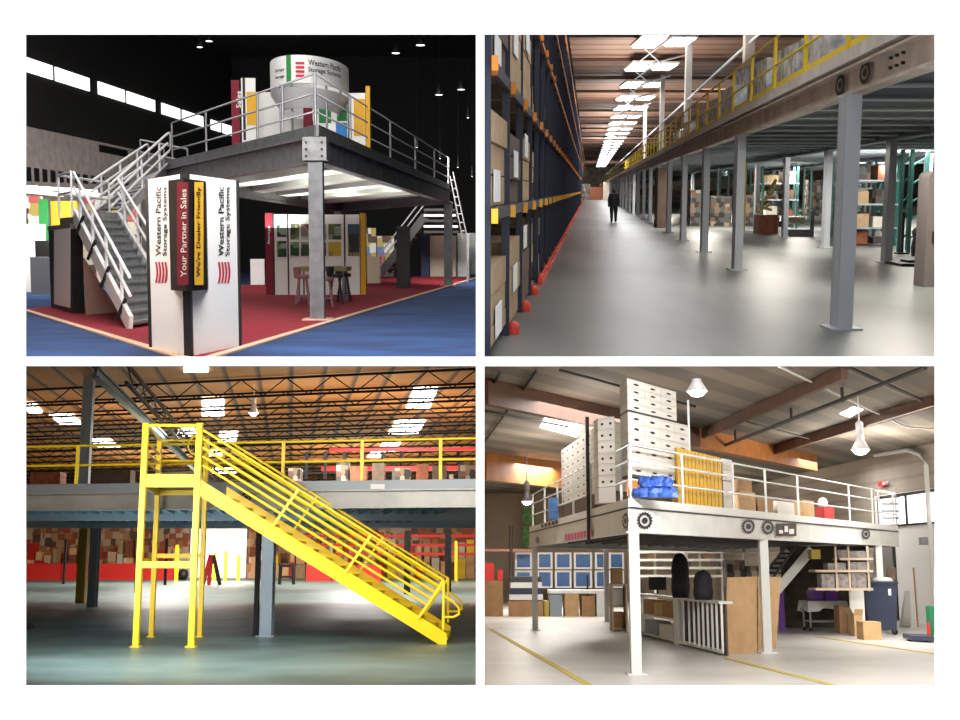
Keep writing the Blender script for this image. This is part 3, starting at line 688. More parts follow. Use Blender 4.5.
# mezzanine
mz = thing('mezzanine', G2(3.1, 14.35), 'long grey steel mezzanine on columns along the right side of the aisle', 'mezzanine')
YA, YB = 10.75, 400; XR = 15.0
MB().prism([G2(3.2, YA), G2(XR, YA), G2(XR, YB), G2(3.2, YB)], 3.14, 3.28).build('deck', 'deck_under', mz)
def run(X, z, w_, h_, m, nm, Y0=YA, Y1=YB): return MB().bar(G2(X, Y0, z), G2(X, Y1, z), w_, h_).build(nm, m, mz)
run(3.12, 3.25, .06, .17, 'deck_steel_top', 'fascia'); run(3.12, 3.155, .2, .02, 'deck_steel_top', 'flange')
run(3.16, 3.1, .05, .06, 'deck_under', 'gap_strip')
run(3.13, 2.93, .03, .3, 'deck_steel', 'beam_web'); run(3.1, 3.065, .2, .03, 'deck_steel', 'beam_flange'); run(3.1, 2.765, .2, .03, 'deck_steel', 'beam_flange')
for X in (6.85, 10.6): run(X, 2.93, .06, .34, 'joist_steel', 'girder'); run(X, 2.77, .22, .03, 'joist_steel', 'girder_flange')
Y = 12.0
while Y < 75:
    b = MB(); b.bar(G2(3.2, Y, 2.98), G2(XR, Y, 2.98), .05, .3); b.bar(G2(3.2, Y, 2.84), G2(XR, Y, 2.84), .3, .03)
    b.build('joist', 'joist_steel', mz); Y += 2.1
def column(X, Y, w_=.165, dy=.3, z=2.76):
    c = MB(); q = G2(X, Y)
    c.box(q + V((0, -dy / 2, .02)), w_, .02, z - .02); c.box(q + V((0, dy / 2, .02)), w_, .02, z - .02); c.box(q + V((0, 0, .02)), w_, dy, z - .04)
    c = c.build('column', 'column_grey', mz); MB().box(q, w_ * 2.1, dy * 1.6, .025).build('base_plate', 'column_grey', c); return c
for Y in (14.35, 25.06, 32.3, 39.6, 46.8, 54, 61.3, 68.6, 76, 84, 92, 101, 110, 120, 132, 145, 160, 178, 200, 225): column(3.1 if Y > 15 else 3.05, Y, .18 if Y < 15 else .165)
for Y in (27.5, 34.7, 42, 49.2, 56.5, 64, 72, 80): column(6.82, Y)
for Y in (30, 38, 46, 54, 62, 70): column(10.6, Y)
# toothed round openings beside the columns
def gear(c, r, m='black', ring=True, plane='x', root=None, n=14):
    b = MB(); ax = V((0, 1, 0)) if plane == 'y' else V((1, 0, 0))
    t1 = V((1, 0, 0)) if plane == 'y' else V((0, 1, 0)); t2 = V((0, 0, 1))
    return b
def disc_on(X, Y, z, r, d, root, sy=3.0):
    b = MB(); n = 18; x = X - d
    ring = lambda rr_: [G2(x, Y, z) + V((0, 0, 0)) + (w2 * rr_ * sy * math.cos(a)) + V((0, 0, rr_ * math.sin(a))) for a in [2 * math.pi * k / n for k in range(n)]]
    A, B, Cc = ring(r), ring(r * .62), ring(r * .38)
    vs = A + B; b.add(vs, [[k, (k + 1) % n, n + (k + 1) % n, n + k] for k in range(n)])
    b.add(Cc, [list(range(n))]); b.build('round_knockout', 'black', root)
disc_on(3.1, 13.75, 2.95, .125, .03, mz, 2.2); disc_on(3.1, 15.1, 2.93, .13, .03, mz, 2.2)
for X, Y in ((6.8, 28.6), (6.8, 26.5)): disc_on(X, Y, 2.93, .12, .06, mz)
for i in range(2):
    for k in range(3): MB().tube([G2(3.08, 12.7 - .25 * k, 2.9 + i * .1), G2(3.12, 12.7 - .25 * k, 2.9 + i * .1)], .018, 6).build('bolt', 'black', mz)
# yellow railing on the deck
rl = thing('deck_railing', G2(3.15, 15, 3.3), 'yellow guard railing along the aisle edge of the long mezzanine', 'railing')
for z in (4.22, 3.75): MB().tube([G2(3.15, YA, z), G2(3.15, 380, z)], .022).build('rail', 'yellow_rail', rl)
Y = 12.1
while Y < 110: MB().box(G2(3.15, Y, 3.33), .045, .09, .9).build('post', 'yellow_rail', rl); Y += 2.97
MB().bar(G2(3.17, YA, 3.4), G2(3.17, 380, 3.4), .02, .1).build('toe_board', 'yellow_rail', rl)
MB().tube([G2(5, 20, 6.25), G2(5, 380, 6.25)], .05).build('sprinkler_pipe', 'column_grey', None, 'grey pipe running high above the mezzanine deck of the aisle', 'pipe')
for X, Y, n in ((5, 39, 'nearest'), (5, 62.8, 'second'), (5, 85, 'third'), (5, 111, 'fourth')):
    MB().box(G2(X, Y, 3.3), .3, .4, 6.2).build('roof_column', mat('column_pale', (.5, .45, .4), .6), None, '%s pale roof column rising above the mezzanine of the aisle' % n, 'column')
# wrapped goods up on the deck
for i, (px, py0, py1, Y, wd) in enumerate([(772, 62, 92, 24, .9), (800, 48, 80, 21, .8), (745, 88, 108, 30, 1.0), (728, 100, 116, 34, 1.0), (715, 110, 124, 40, 1.1), (700, 122, 133, 48, 1.2), (688, 132, 141, 56, 1.2), (760, 70, 98, 30, 1.1), (826, 34, 70, 19, .6)]):
    q = P.at(px, P.yh, Y)
    MB().box(V((max(q.x, G2(3.7, Y).x), Y, 3.3)), wd, 1.6, P.at(px, py0, Y).z - 3.3 if P.at(px, py0, Y).z > 3.7 else .8).build('wrapped_pallet', mat('shrink_wrap', (.55, .56, .58), .25, noise=.5, nscale=5), None, 'pale shrink wrapped pallet load on the aisle mezzanine behind the yellow railing', 'pallet load', 'wrapped loads on the aisle mezzanine')
# things below the deck
def frame(px, py, w_=.8, lab=''):
    q = P.fl(px, py); f = thing('rack_frame', q, lab, 'rack frame')
    for dx in (-.5, .5): MB().box(q + V((dx * w_ * .5, 0, 0)), .09, .09, 2.7).build('upright', 'green_steel', f)
    for k in range(5): MB().bar(q + V((-w_ / 4, 0, .3 + k * .5)), q + V((w_ / 4, 0, .55 + k * .5)), .04, .04).build('brace', 'green_steel', f)
for px, py, w_, pos in ((806, 224, .7, 'left of the frontmost grey column behind a carton load'), (832, 238, .8, 'directly left of the frontmost grey column'), (862, 219, .9, 'just right of the frontmost grey column'), (878, 231, .6, 'left of the inner grey column at the right'), (903, 253, .5, 'right of the inner grey column'), (915, 250, .9, 'beside the rounded grey cabinet'), (766, 222, .8, 'behind the wooden crates right of the second column'), (723, 222, .9, 'left of the second grey column'), (853, 213, 1.0, 'farthest back beyond the frontmost column')):
    frame(px, py, w_, 'green steel rack frame ' + pos)
def blk(nm, x0, x1, yt, yb, m, lab, cat, dep=1.0, z0=None, grp=None):
    a = P.fl(x0, yb); b = P.fl(x1, yb); z1 = P.at(x0, yt, a.y).z
    return MB().prism([a, b, b + V((0, dep, 0)), a + V((0, dep, 0))], 0 if z0 is None else z0, z1).build(nm, m, None, lab, cat, grp)
blk('crate', 759, 778, 215, 234, mat('crate_red', (.22, .07, .035), .8, noise=.3, nscale=6), 'reddish wooden crate standing under the mezzanine right of the second column', 'crate')
blk('load', 787.5, 805, 217, 231, 'cream', 'cream carton load on a dark pallet truck under the mezzanine', 'carton', .8, .32)
b = MB(); q = P.fl(797, 236); b.box(q, .85, 1.0, .25); b.box(q + V((.45, -.3, 0)), .12, .1, .9); b.build('pallet_truck', 'black', None, 'dark pallet truck carrying the cream carton load', 'pallet truck')
f = thing('timber_stack', P.fl(768, 232) + V((0, .6, 1.0)), 'crossed yellow timber braces stacked on the reddish crate', 'timber stack')
for k in range(6): MB().bar(P.at(757 + k * 3, 212 - k * 5, 48), P.at(770 + k * 1.5, 204 - k * 6 + (k % 2) * 12, 48.3), .1, .1).build('timber', mat('timber', (.55, .38, .14), .8), f)
blk('yellow_post', 740.5, 745, 160, 231, 'yellow_rail', 'yellow post directly behind the second grey column', 'post', .2)
blk('shelf_load', 657, 669, 168, 228, 'carton_dark', 'dark brown stacked load between the far mezzanine columns', 'load')
blk('dark_machine', 710, 731, 196, 226, 'clutter', 'dark cluttered machine under the mezzanine left of the second column', 'machine')
blk('goods_row', 690, 702, 190, 226, 'clutter', 'low cluttered row of goods behind the third mezzanine column', 'goods')
blk('goods_row', 745, 757, 195, 226, 'clutter', 'dark goods between the yellow post and the reddish crate', 'goods')
blk('goods_row', 807, 826, 180, 216, 'clutter', 'dark shelf of goods far behind the cream carton load', 'goods')
blk('goods_row', 854, 884, 193, 214, 'clutter', 'low dark goods far back right of the frontmost column', 'goods')
gc = thing('rounded_cabinet', P.fl(934, 287), 'tall grey cabinet with rounded top at the right edge of the aisle', 'cabinet')
q = P.fl(936, 287); b = MB()
pts = [(-.21, 0)] + [(-.21 + .12 * (1 - math.cos(a)), 1.85 + .12 * math.sin(a)) for a in [k * math.pi / 12 for k in range(7)]] + [(.2, 1.97), (.2, 0)]
n = len(pts); vs = [V((q.x + x, q.y, z)) for x, z in pts] + [V((q.x + x, q.y + .5, z)) for x, z in pts]
b.add(vs, [list(range(n)), list(range(n, 2 * n))[::-1]] + [[i, (i + 1) % n, n + (i + 1) % n, n + i] for i in range(n)]); b.build('body', mat('cabinet_grey', (.16, .14, .14), .5), gc)
MB().box(q + V((-.1, -.03, .75)), .03, .04, .2).build('handle', 'black', gc)
b = MB(); q = P.fl(901.5, 254); b.box(q, .07, .07, 1.1); b.box(q, .3, .3, .04); b.build('stanchion', 'black', None, 'black upright stanchion left of the rounded grey cabinet', 'stanchion')
b = MB(); q = P.fl(917, 256); b.lathe(q, [(0, 0), (.14, 0), (.17, .2), (.12, .45), (.16, .62), (.1, .7), (0, .72)], 12); b.build('wrapped_bag', 'black', None, 'lumpy black bag standing beside the rounded grey cabinet', 'bag')
b = MB(); q = P.fl(910, 265); b.box(q, .75, 1.1, .06); b.box(q + V((.1, .1, .06)), .4, .5, .05); b.build('floor_mat', 'black', None, 'flat black dolly lying on the floor near the rounded grey cabinet', 'dolly')
# racks and shelves deeper under the deck
rr = random.Random(5)
spots = [(8.4, 36), (9.4, 43), (12.2, 33), (13.4, 40), (8.2, 52), (11.5, 50), (14, 47), (9.0, 62), (12.6, 60), (10.5, 72), (14, 66)]
nms = ['nearest the inner column row', 'second from the inner column row', 'nearest the far right', 'at the far right behind the nearest', 'midway behind the second column', 'in the middle of the hall', 'at the far right in the middle depth', 'farther back left', 'farther back right', 'farthest back', 'farthest back right']
for (X, Y), nm_ in zip(spots, nms):
    t = thing('shelf_rack', G2(X, Y), 'green shelving rack with goods, %s' % nm_, 'rack'); wd = 1.5
    for dx in (-wd / 2, wd / 2):
        for dyy in (0, 1.0): MB().box(G2(X + dx, Y + dyy), .08, .08, 2.65).build('upright', 'green_steel', t)
    for z in (.5, 1.2, 1.9): MB().box(G2(X, Y + .5, z), wd, 1.1, .05).build('shelf', 'joist_steel', t)
    for i, z in enumerate((.05, .55, 1.25, 1.95)):
        for s_ in (-.36, .36):
            h_ = rr.uniform(.2, .5); o = MB().box(G2(X + s_, Y + .5, z), rr.uniform(.4, .62), .8, h_).build('shelf_goods', ['carton', 'clutter', 'carton_dark', 'pale_load', 'crate_red'][rr.randrange(5)] if 'pale_load' in MATS else 'carton', None, 'goods on the rack %s, %s shelf' % (nm_, ['floor', 'low', 'middle', 'top'][i]), 'goods', 'goods on the green shelving racks')
# far end
for x0, x1, yt, m_, lab in ((578, 590, 184, 'clutter', 'dark goods stacked at the far end of the aisle'), (590, 602, 187, 'crate_red', 'reddish goods at the far end of the aisle left of the person'), (603, 611, 182, 'cream', 'bright cream panel at the far end of the aisle behind the person'), (620, 640, 183, 'clutter', 'dark goods beyond the person at the far end of the aisle')):
    blk('aisle_end_goods', x0, x1, yt, 200, m_, lab, 'goods', 1.0)
rr = random.Random(9)
for i in range(34):
    X = -.5 + i * 1.6; Y = 405 + (i % 3) * 3; hgt = rr.uniform(1.0, 3.2)
    MB().box(G2(X * 1.0 + .0, Y), 1.4, 1.5, hgt).build('end_wall_goods', ['clutter', 'crate_red', 'pale_load', 'carton', 'carton_dark'][rr.randrange(5)], None, 'goods standing along the far end wall of the warehouse', 'goods', 'goods along the far end wall')
# the person
def skin_figure(name, joints, edges, radii, m, parent, sub=1):
    me = bpy.data.meshes.new(name); off = origin_of(parent) if parent else V((0, 0, 0))
    me.from_pydata([V(j) - off for j in joints], edges, []); o = bpy.data.objects.new(name, me); COL.objects.link(o)
    sk = o.modifiers.new('skin', 'SKIN'); sk.use_smooth_shade = True
    for i, r in enumerate(radii): me.skin_vertices[0].data[i].radius = (r, r) if not isinstance(r, tuple) else r
    me.skin_vertices[0].data[0].use_root = True
    s_ = o.modifiers.new('sub', 'SUBSURF'); s_.levels = sub; s_.render_levels = sub
    me.materials.append(MATS[m]); o.parent = parent; ORI[o.name] = (0, 0, 0); return o
mat('dark_cloth', (.012, .013, .018), .9); mat('skin', (.45, .26, .18), .6); mat('hair', (.02, .012, .01), .8)
pb = P.fl(613.5, 222.5); H = 1.68
pe = thing('person', pb, 'person in dark clothes walking away down the warehouse aisle', 'person')
S = lambda x, y, z: pb + V((x, y, z))
J = [S(0, 0, .92), S(0, 0, 1.12), S(0, 0, 1.36), S(0, 0, 1.46), S(.19, 0, 1.38), S(.25, .02, 1.12), S(.25, -.06, .88), S(.25, -.08, .78), S(-.19, 0, 1.38), S(-.25, -.02, 1.12), S(-.25, .06, .88), S(-.25, .08, .78),
     S(.1, 0, .86), S(.11, .08, .48), S(.11, .02, .09), S(.11, .12, .04), S(-.1, 0, .86), S(-.11, -.02, .48), S(-.11, -.1, .09), S(-.11, .02, .04)]
Ed = [(0, 1), (1, 2), (2, 3), (2, 4), (4, 5), (5, 6), (6, 7), (2, 8), (8, 9), (9, 10), (10, 11), (0, 12), (12, 13), (13, 14), (14, 15), (0, 16), (16, 17), (17, 18), (18, 19)]
Ra = [.19, .18, .2, .08, .1, .075, .055, .045, .1, .075, .055, .045, .14, .1, .07, .055, .14, .1, .07, .055]
skin_figure('body', J, Ed, Ra, 'dark_cloth', pe)
MB().lathe(S(0, 0, 1.44), [(0, 0), (.05, .0), (.075, .06), (.085, .14), (.07, .2), (.03, .235), (0, .24)], 14).build('head', 'skin', pe)
MB().lathe(S(0, -.012, 1.5), [(.082, .0), (.095, .08), (.08, .15), (.04, .185), (0, .19)], 14).build('hair', 'hair', pe)
# light
for i in range(6):
    lamp_area('strip_light', G2(3.6, 24 + i * 28, 8.5), 3, 300 + i * 150, (.95, .98, 1), size_y=16)
lamp_area('strip_light', G2(1.0, 17, 7.5), 2, 260, (.97, .98, 1), size_y=8)
for i in range(6): lamp_area('ceiling_fill', G2(2.5, 40 + i * 30, 5.5), 3, 900 + i * 200, (1, .95, .88), (math.pi, 0, 0), size_y=14)  # added upward fill that brightens the plank ceiling, no fixtures there
for X in (5, 9, 13):
    for Y in (19, 33, 52, 80): lamp_area('under_deck_fill', G2(X, Y, 2.7), .8, 260 if Y < 40 else 420, (1, .93, .82), size_y=4)  # added fill to lift the dark space below the deck, no fixtures
lamp_area('side_fill', G2(17.5, 30, 7.5), 4, 2500, (1, .95, .86), size_y=16)
lamp_area('side_fill', G2(19, 60, 7.5), 4, 3500, (1, .95, .86), size_y=16)
lamp_area('end_fill', G2(6, 190, 6), 12, 4000, (1, .95, .88), (math.radians(70), 0, 0))  # added fill so the far end wall reads brighter
lamp_area('far_right_light', G2(13, 95, 6), 8, 5000, (1, .94, .86), (math.radians(60), 0, 0))
for X, Y in ((10, 44), (13, 60)): lamp_area('under_deck_fill', G2(X, Y - 8, 2.4), 2.5, 260, (1, .95, .88), (math.radians(80), 0, 0), size_y=.4)  # added low fill aimed deeper under the deck
lamp_area('end_fill', G2(6, 330, 7), 14, 9000, (1, .95, .88), (math.radians(60), 0, 0))  # another added fill for the far end of the aisle
for Y in (220, 280, 350): lamp_area('strip_light', G2(3.6, Y, 8.5), 3, 1800, (.95, .98, 1), size_y=24)
# ================================================================ PLACE 3: yellow stair and landing in front of a grey mezzanine
P = CUR = Place(560, 1.66)
e3 = V((-1, .192, 0)).normalized(); f3 = P.az(290); er = V((-1, .3, 0)).normalized()
mat('floor_teal', (.085, .145, .155), .42, noise=.3, nscale=.6, detail=6, col2=(.13, .20, .20), spec=.5)
stripe_mat('roof_orange', (.44, .18, .035), (.07, .03, .015), (f3.y, -f3.x, 0), 1.3, duty=.9)
mat('roof_dark', (.012, .013, .014), .8, spec=.2); mat('girder_teal', (.04, .09, .10), .5, metal=.3)
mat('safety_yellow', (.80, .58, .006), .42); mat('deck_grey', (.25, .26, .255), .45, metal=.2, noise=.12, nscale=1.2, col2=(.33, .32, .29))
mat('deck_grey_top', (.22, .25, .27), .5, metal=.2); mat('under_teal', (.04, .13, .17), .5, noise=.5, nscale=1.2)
mat('pale_post', (.6, .58, .52), .5); mat('barrier_red', (.55, .015, .015), .6); mat('column_blue', (.16, .21, .26), .4, metal=.3)
mat('sky_panel', (1, 1, 1), .5, emit=(1, .98, .93), estr=7); mat('warm_wall', (.62, .42, .26), .9)
mosaic_mat('far_racks', [(.45, .1, .05), (.5, .33, .2), (.6, .5, .4), (.3, .12, .06), (.12, .08, .07), (.5, .25, .1)], 1.6)
mosaic_mat('warm_goods', [(.6, .08, .05), (.75, .45, .25), (.8, .7, .6), (.7, .25, .05), (.15, .05, .04), (.8, .55, .1)], 1.3)
shell(-60, 478.5, 11.0, 45.2, 116, 9.0, 'warm_wall', 'roof_orange', 'floor_teal', 'far_racks', yw=11.1)
MB().prism([P.at(190, 560, 115.6) * 1, P.at(246, 560, 115.6), P.at(246, 560, 115.9), P.at(190, 560, 115.9)], 0, 4.6).build('door_2', mat('open_daylight', (1, .95, .85), .6, emit=(1, .93, .8), estr=1.2), kind='structure')
F = lambda px, py, z=0: P.fl(px, py, z)
# roof joists
def yline(px, Y0, d):          # point on the line through (centre, Y0) with direction d at a pixel column
    A = P.at(250, P.yh, Y0); return P.on(px, P.yh, A, A + d)
for i in range(15):
    Y0 = 48.2 + i * 4.1
    a, b = yline(-20, Y0, er), yline(477.6, Y0, er)
    j = thing('roof_joist', V((a.x, a.y, 8.2)), 'dark open web steel joist carrying the orange roof above the yellow stair', 'roof joist', 'roof joists above the yellow stair')
    MB().bar(zz(a, 8.9), zz(b, 8.9), .1, .09).build('top_chord', 'roof_dark', j)
    MB().bar(zz(a, 8.2), zz(b, 8.2), .1, .09).build('bottom_chord', 'roof_dark', j)
    n = 22; pts = [zz(lerp(a, b, k / n), 8.2 if k % 2 else 8.9) for k in range(n + 1)]
    MB().tube(pts, .03, 5).build('web', 'roof_dark', j)
g0 = F(96, 367.5, 8.0); g = MB(); g1 = g0 + f3 * 62
g.bar(zz(g0, 8.0), zz(g1, 8.0), .26, .06); g.bar(zz(g0, 7.7), zz(g1, 7.7), .26, .06); g.bar(zz(g0, 7.85), zz(g1, 7.85), .08, .28)
g.build('roof_girder', 'girder_teal', None, 'teal grey roof girder running away above the left part of the yellow railing', 'girder')
g0 = F(127, 367.5, 8.0); g1 = g0 + f3 * 60
g = thing('roof_truss', zz(g0, 7.3), 'dark latticed roof truss beside the teal grey girder', 'truss')
MB().bar(zz(g0, 8.1), zz(g1, 8.1), .12, .1).build('top_chord', 'roof_dark', g); MB().bar(zz(g0, 7.5), zz(g1, 7.5), .12, .1).build('bottom_chord', 'roof_dark', g)
MB().tube([zz(lerp(g0, g1, k / 30), 7.5 if k % 2 else 8.1) for k in range(31)], .03, 5).build('web', 'roof_dark', g)
for i, (x, y, hw, hh, sk) in enumerate([(32, 408, 7, 5, 4), (66, 419, 12, 5.5, 6), (104, 443, 11, 4, 5), (213, 407, 11, 9, 0), (188, 432, 8, 4, 2), (228, 437, 9, 5, -1), (215, 453, 8, 3, 0), (196, 369, 12, 3.5, 0), (422, 398, 12, 10, -4), (407, 427, 15, 7, -4), (389, 447, 9, 4.5, -3), (376, 455, 7, 2.5, -2), (224, 471, 12, 3, 0), (238, 484, 10, 2, 0)]):
    q = [F(x - hw - sk, y - hh, 8.93), F(x + hw - sk, y - hh, 8.93), F(x + hw + sk, y + hh, 8.93), F(x - hw + sk, y + hh, 8.93)]
    MB().prism(q, 8.93, 8.97).build('skylight', 'sky_panel', None, 'bright roof skylight above the railing %s of the yellow stair top' % ('left' if x < 140 else ('near' if x < 260 else 'right')), 'skylight', 'skylights %s of the stair top' % ('left' if x < 140 else ('near' if x < 260 else 'right')))
def bell(x, y, Y, r, cordz, lab, m='rail_white'):
    q = P.at(x, y, Y); s_ = thing('bay_lamp', q, lab, 'lamp')
    MB().lathe(q, [(.05, .42), (.1, .4), (r * .45, .25), (r, 0), (r * .97, 0), (r * .4, .22), (0, .3)], 18).build('shade', m, s_)
    MB().lathe(q, [(0, -.14), (r * .5, -.11), (r * .9, .0), (r * .8, .08), (0, .1)], 14).build('lens', 'lamp_glow', s_)
    MB().lathe(q + V((0, 0, .4)), [(0, 0), (.1, 0), (.1, .3), (.04, .36), (0, .36)], 12).build('ballast', m, s_)
    MB().tube([q + V((0, 0, .7)), V((q.x, q.y, cordz))], .02, 5).build('cord', m, s_)
bell(253.6, 413, 50, .22, 8.95, 'small round lamp on a cord right of the brightest skylight')
# mezzanine
A0 = F(265, 637); A0.z = 0
def onf(px): q = P.on(px, 470, A0, A0 + e3); return zz(q, 0)
dl, dr_ = onf(-30), onf(477.5)
mz = thing('mezzanine', zz(A0, 0), 'wide grey steel mezzanine with blue grey underside behind the yellow stair', 'mezzanine')
bl, br = zz(P.at(-30, 560, 49), 0), zz(P.at(477.5, 560, 49), 0)
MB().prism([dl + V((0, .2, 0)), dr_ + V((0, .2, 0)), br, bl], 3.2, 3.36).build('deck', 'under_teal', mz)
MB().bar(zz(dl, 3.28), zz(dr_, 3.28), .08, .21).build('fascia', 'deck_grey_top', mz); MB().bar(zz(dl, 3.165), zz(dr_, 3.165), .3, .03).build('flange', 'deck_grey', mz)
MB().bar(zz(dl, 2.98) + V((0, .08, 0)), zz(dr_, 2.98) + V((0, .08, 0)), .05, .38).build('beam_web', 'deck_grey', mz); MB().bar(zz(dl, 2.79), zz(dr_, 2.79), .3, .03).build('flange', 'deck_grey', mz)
for k in range(34):
    t = k / 33; a = lerp(dl, dr_, t) + V((0, .3, 0)); b = a + f3 * 22
    lim = P.ray(477.4, 560); 
    if b.x / b.y > lim.x / lim.y: continue
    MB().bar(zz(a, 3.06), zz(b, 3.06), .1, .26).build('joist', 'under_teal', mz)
for Y in (34, 42): MB().bar(V((bl.x * Y / 49, Y, 2.95)), V((br.x * Y / 49, Y, 2.95)), .2, .4).build('cross_beam', 'joist_steel', mz)
def hcol(q, w_, d_, z, m, root, nm='column'):
    b = MB(); b.box(q + V((0, -d_ / 2, 0)), w_, .03, z); b.box(q + V((0, d_ / 2, 0)), w_, .03, z); b.box(q, w_ * .35, d_, z); return b.build(nm, m, root)
c = hcol(A0 + V((0, .2, 0)), .26, .35, 2.78, 'column_blue', mz); MB().box(A0 + V((0, .2, 0)), .4, .5, .03).build('base_plate', 'column_blue', c)
MB().box(A0 + V((-.26, .3, 0)), .1, .1, 2.78).build('side_post', 'roof_dark', mz)
hcol(F(92, 607), .3, .3, 2.95, 'column_blue', mz)
for px, py, w_ in ((407, 594, .3), (448, 592, .33), (63.5, 584, .14), (165, 585, .16), (135.5, 593, .14)): MB().box(F(px, py), w_, w_, 2.95 if F(px, py).y < 48 else 3.1).build('column', 'roof_dark', mz)
for px in (244.5, 248, 262, 272): pass
# knockout ring on the beam by the stair
def gear_on(A, B, px, py, rx, ry, m, root, off=.03, n=16, teeth=True, nm='round_knockout'):
    nrm_ = V((B.y - A.y, A.x - B.x, 0)).normalized()
    if nrm_.y > 0: nrm_ = -nrm_
    A2_, B2_ = A + nrm_ * off, B + nrm_ * off
    pt = lambda r_, a: P.on(px + rx * r_ * math.cos(a), py + ry * r_ * math.sin(a), A2_, B2_)
    b = MB(); N = n * 4
    O = [pt(1.0 if (k % 4) < 2 or not teeth else .84, 2 * math.pi * k / N) for k in range(N)]; I = [pt(.62, 2 * math.pi * k / N) for k in range(N)]
    b.add(O + I, [[k, (k + 1) % N, N + (k + 1) % N, N + k] for k in range(N)]); o = b.build(nm, m, root)
    MB().add([pt(.36, 2 * math.pi * k / 16) for k in range(16)], [list(range(16))]).build('hub', m, o); return o
gear_on(zz(dl, 0), zz(dr_, 0), 246, 498, 5, 6, 'roof_dark', mz, off=.2)
# railing
rl = thing('deck_railing', onf(283) + V((0, 0, 3.385)), 'yellow guard railing along the edge of the mezzanine behind the yellow stair', 'railing')
for z in (4.27, 3.82): MB().tube([zz(dl, z), zz(dr_, z)], .028).build('rail', 'safety_yellow', rl)
for px in (77, 283, 362, 440.5): MB().box(zz(onf(px), 3.385), .07, .07, .88).build('post', 'safety_yellow', rl)
rc = thing('roof_column', F(80.5, 603), 'tall grey building column with yellow lower part passing behind the mezzanine at the left', 'column')
q = F(80.5, 603); MB().box(q, .34, .3, 3.0).build('painted_base', mat('dull_yellow', (.30, .22, .02), .6), rc); MB().box(q + V((-.12, 0, 3.0)), .4, .3, 5.95).build('shaft', mat('shaft_blue', (.30, .38, .44), .4, metal=.1), rc)
q = F(449, 600); MB().box(zz(P.at(451, 560, 52), 3.4), .18, .2, 1.9).build('pale_post', 'pale_post', None, 'pale post standing on the mezzanine at the far right behind the yellow railing', 'post')
MB().box(zz(P.at(175.6, 560, 40), 3.4), .13, .15, 1.0).build('pale_post', 'pale_post', None, 'short pale post behind the railing of the yellow stair landing', 'post')
for y, x0, m_, th in ((469, 322, 'barrier_red', .2), (450, 330, 'barrier_red', .14), (460, 300, 'crate_red', .12)):
    MB().bar(P.at(x0, y, 56), P.at(476.5, y - 1, 54), .2, th).build('storage_beam', m_, None, '%s horizontal red storage beam on the mezzanine behind the right railing' % {469: 'lowest and brightest', 450: 'uppermost', 460: 'middle dull'}[y], 'beam')
for k in range(9):
    x = 306 + k * 19; MB().box(P.at(x, 479, 55), .13, .13, 1.25).build('storage_post', 'roof_dark', None, 'dark post of the storage racking on the mezzanine behind the right railing', 'post', 'racking posts on the mezzanine')
for k, (x0, x1, y0) in enumerate([(336, 348, 462), (350, 366, 466), (372, 384, 463), (392, 410, 468), (416, 428, 464), (432, 446, 466), (458, 475, 463), (30, 60, 472), (92, 130, 470), (288, 300, 468)]):
    a = P.at(x0, 480, 53); b = P.at(x1, 480, 53)
    MB().prism([zz(a, 0), zz(b, 0), zz(b, 0) + V((0, .8, 0)), zz(a, 0) + V((0, .8, 0))], 3.4, P.at(x0, y0, 53).z).build('stored_goods', ['clutter', 'crate_red', 'carton_dark'][k % 3], None, 'dark goods stored on the mezzanine behind the yellow railing', 'goods', 'goods on the mezzanine behind the yellow railing')
MB().prism([onf(371) + V((0, -.02, 0)), onf(385) + V((0, -.02, 0)), onf(385) + V((0, -.06, 0)), onf(371) + V((0, -.06, 0))], 3.19, 3.3).build('name_plate', 'pale_post', None, 'small pale plate on the mezzanine edge right of the stair rails', 'plate')

# landing and stair
ls = thing('yellow_stair', F(193.7, 647), 'bright yellow steel landing and straight stair with many handrails in front of the mezzanine', 'stair')
YF = F(193.7, 647).y; YR = F(202.6, 637).y
fl_, fr_ = V((P.at(139.8, 560, YF).x, YF, 0)), V((P.at(194.6, 560, YF).x, YF, 0)); rl_, rr_ = V((P.at(154.6, 560, YR).x, YR, 0)), V((P.at(202.6, 560, YR).x, YR, 0))
for q, w_, zt in ((fl_, .11, 4.33), (fr_, .115, 4.33), (rl_, .1, 4.33), (rr_, .1, 4.33)):
    l = MB().box(q + V((0, 0, .02)), w_, w_, zt).build('leg', 'safety_yellow', ls); MB().box(q, w_ * 1.7, w_ * 2, .02).build('foot_plate', 'safety_yellow', l)
MB().prism([fl_ + V((0, 0, 0)), fr_, rr_ + V((0, .3, 0)), rl_ + V((0, .3, 0))], 3.24, 3.34).build('platform', 'safety_yellow', ls)
MB().prism([fl_ + V((.06, .1, 0)), fr_ + V((-.06, .1, 0)), rr_ + V((-.06, 0, 0)), rl_ + V((.06, 0, 0))], 3.2, 3.235).build('platform_underside', mat('olive_steel', (.25, .24, .12), .5), ls)
for a, b in ((fl_, fr_), (rl_, rr_), (fl_, rl_), (fr_, rr_)): MB().bar(zz(a, 3.2), zz(b, 3.2), .05, .24).build('platform_beam', 'safety_yellow', ls)
MB().bar(zz(fl_, 1.57), zz(fr_, 1.57), .06, .13).build('cross_brace', 'safety_yellow', ls); MB().bar(zz(rl_, 1.75), zz(rr_, 1.75), .05, .1).build('cross_brace', 'safety_yellow', ls)
MB().tube([zz(fl_, 4.31), zz(fr_, 4.31)], .035).build('top_rail', 'safety_yellow', ls)
for z in (4.31, 4.0, 3.8, 3.6): MB().tube([zz(fl_, z), zz(rl_, z)], .028).build('side_rail', 'safety_yellow', ls)
for z in (4.31, 3.85): MB().tube([zz(rl_, z), zz(rr_, z)], .028).build('rear_rail', 'safety_yellow', ls)
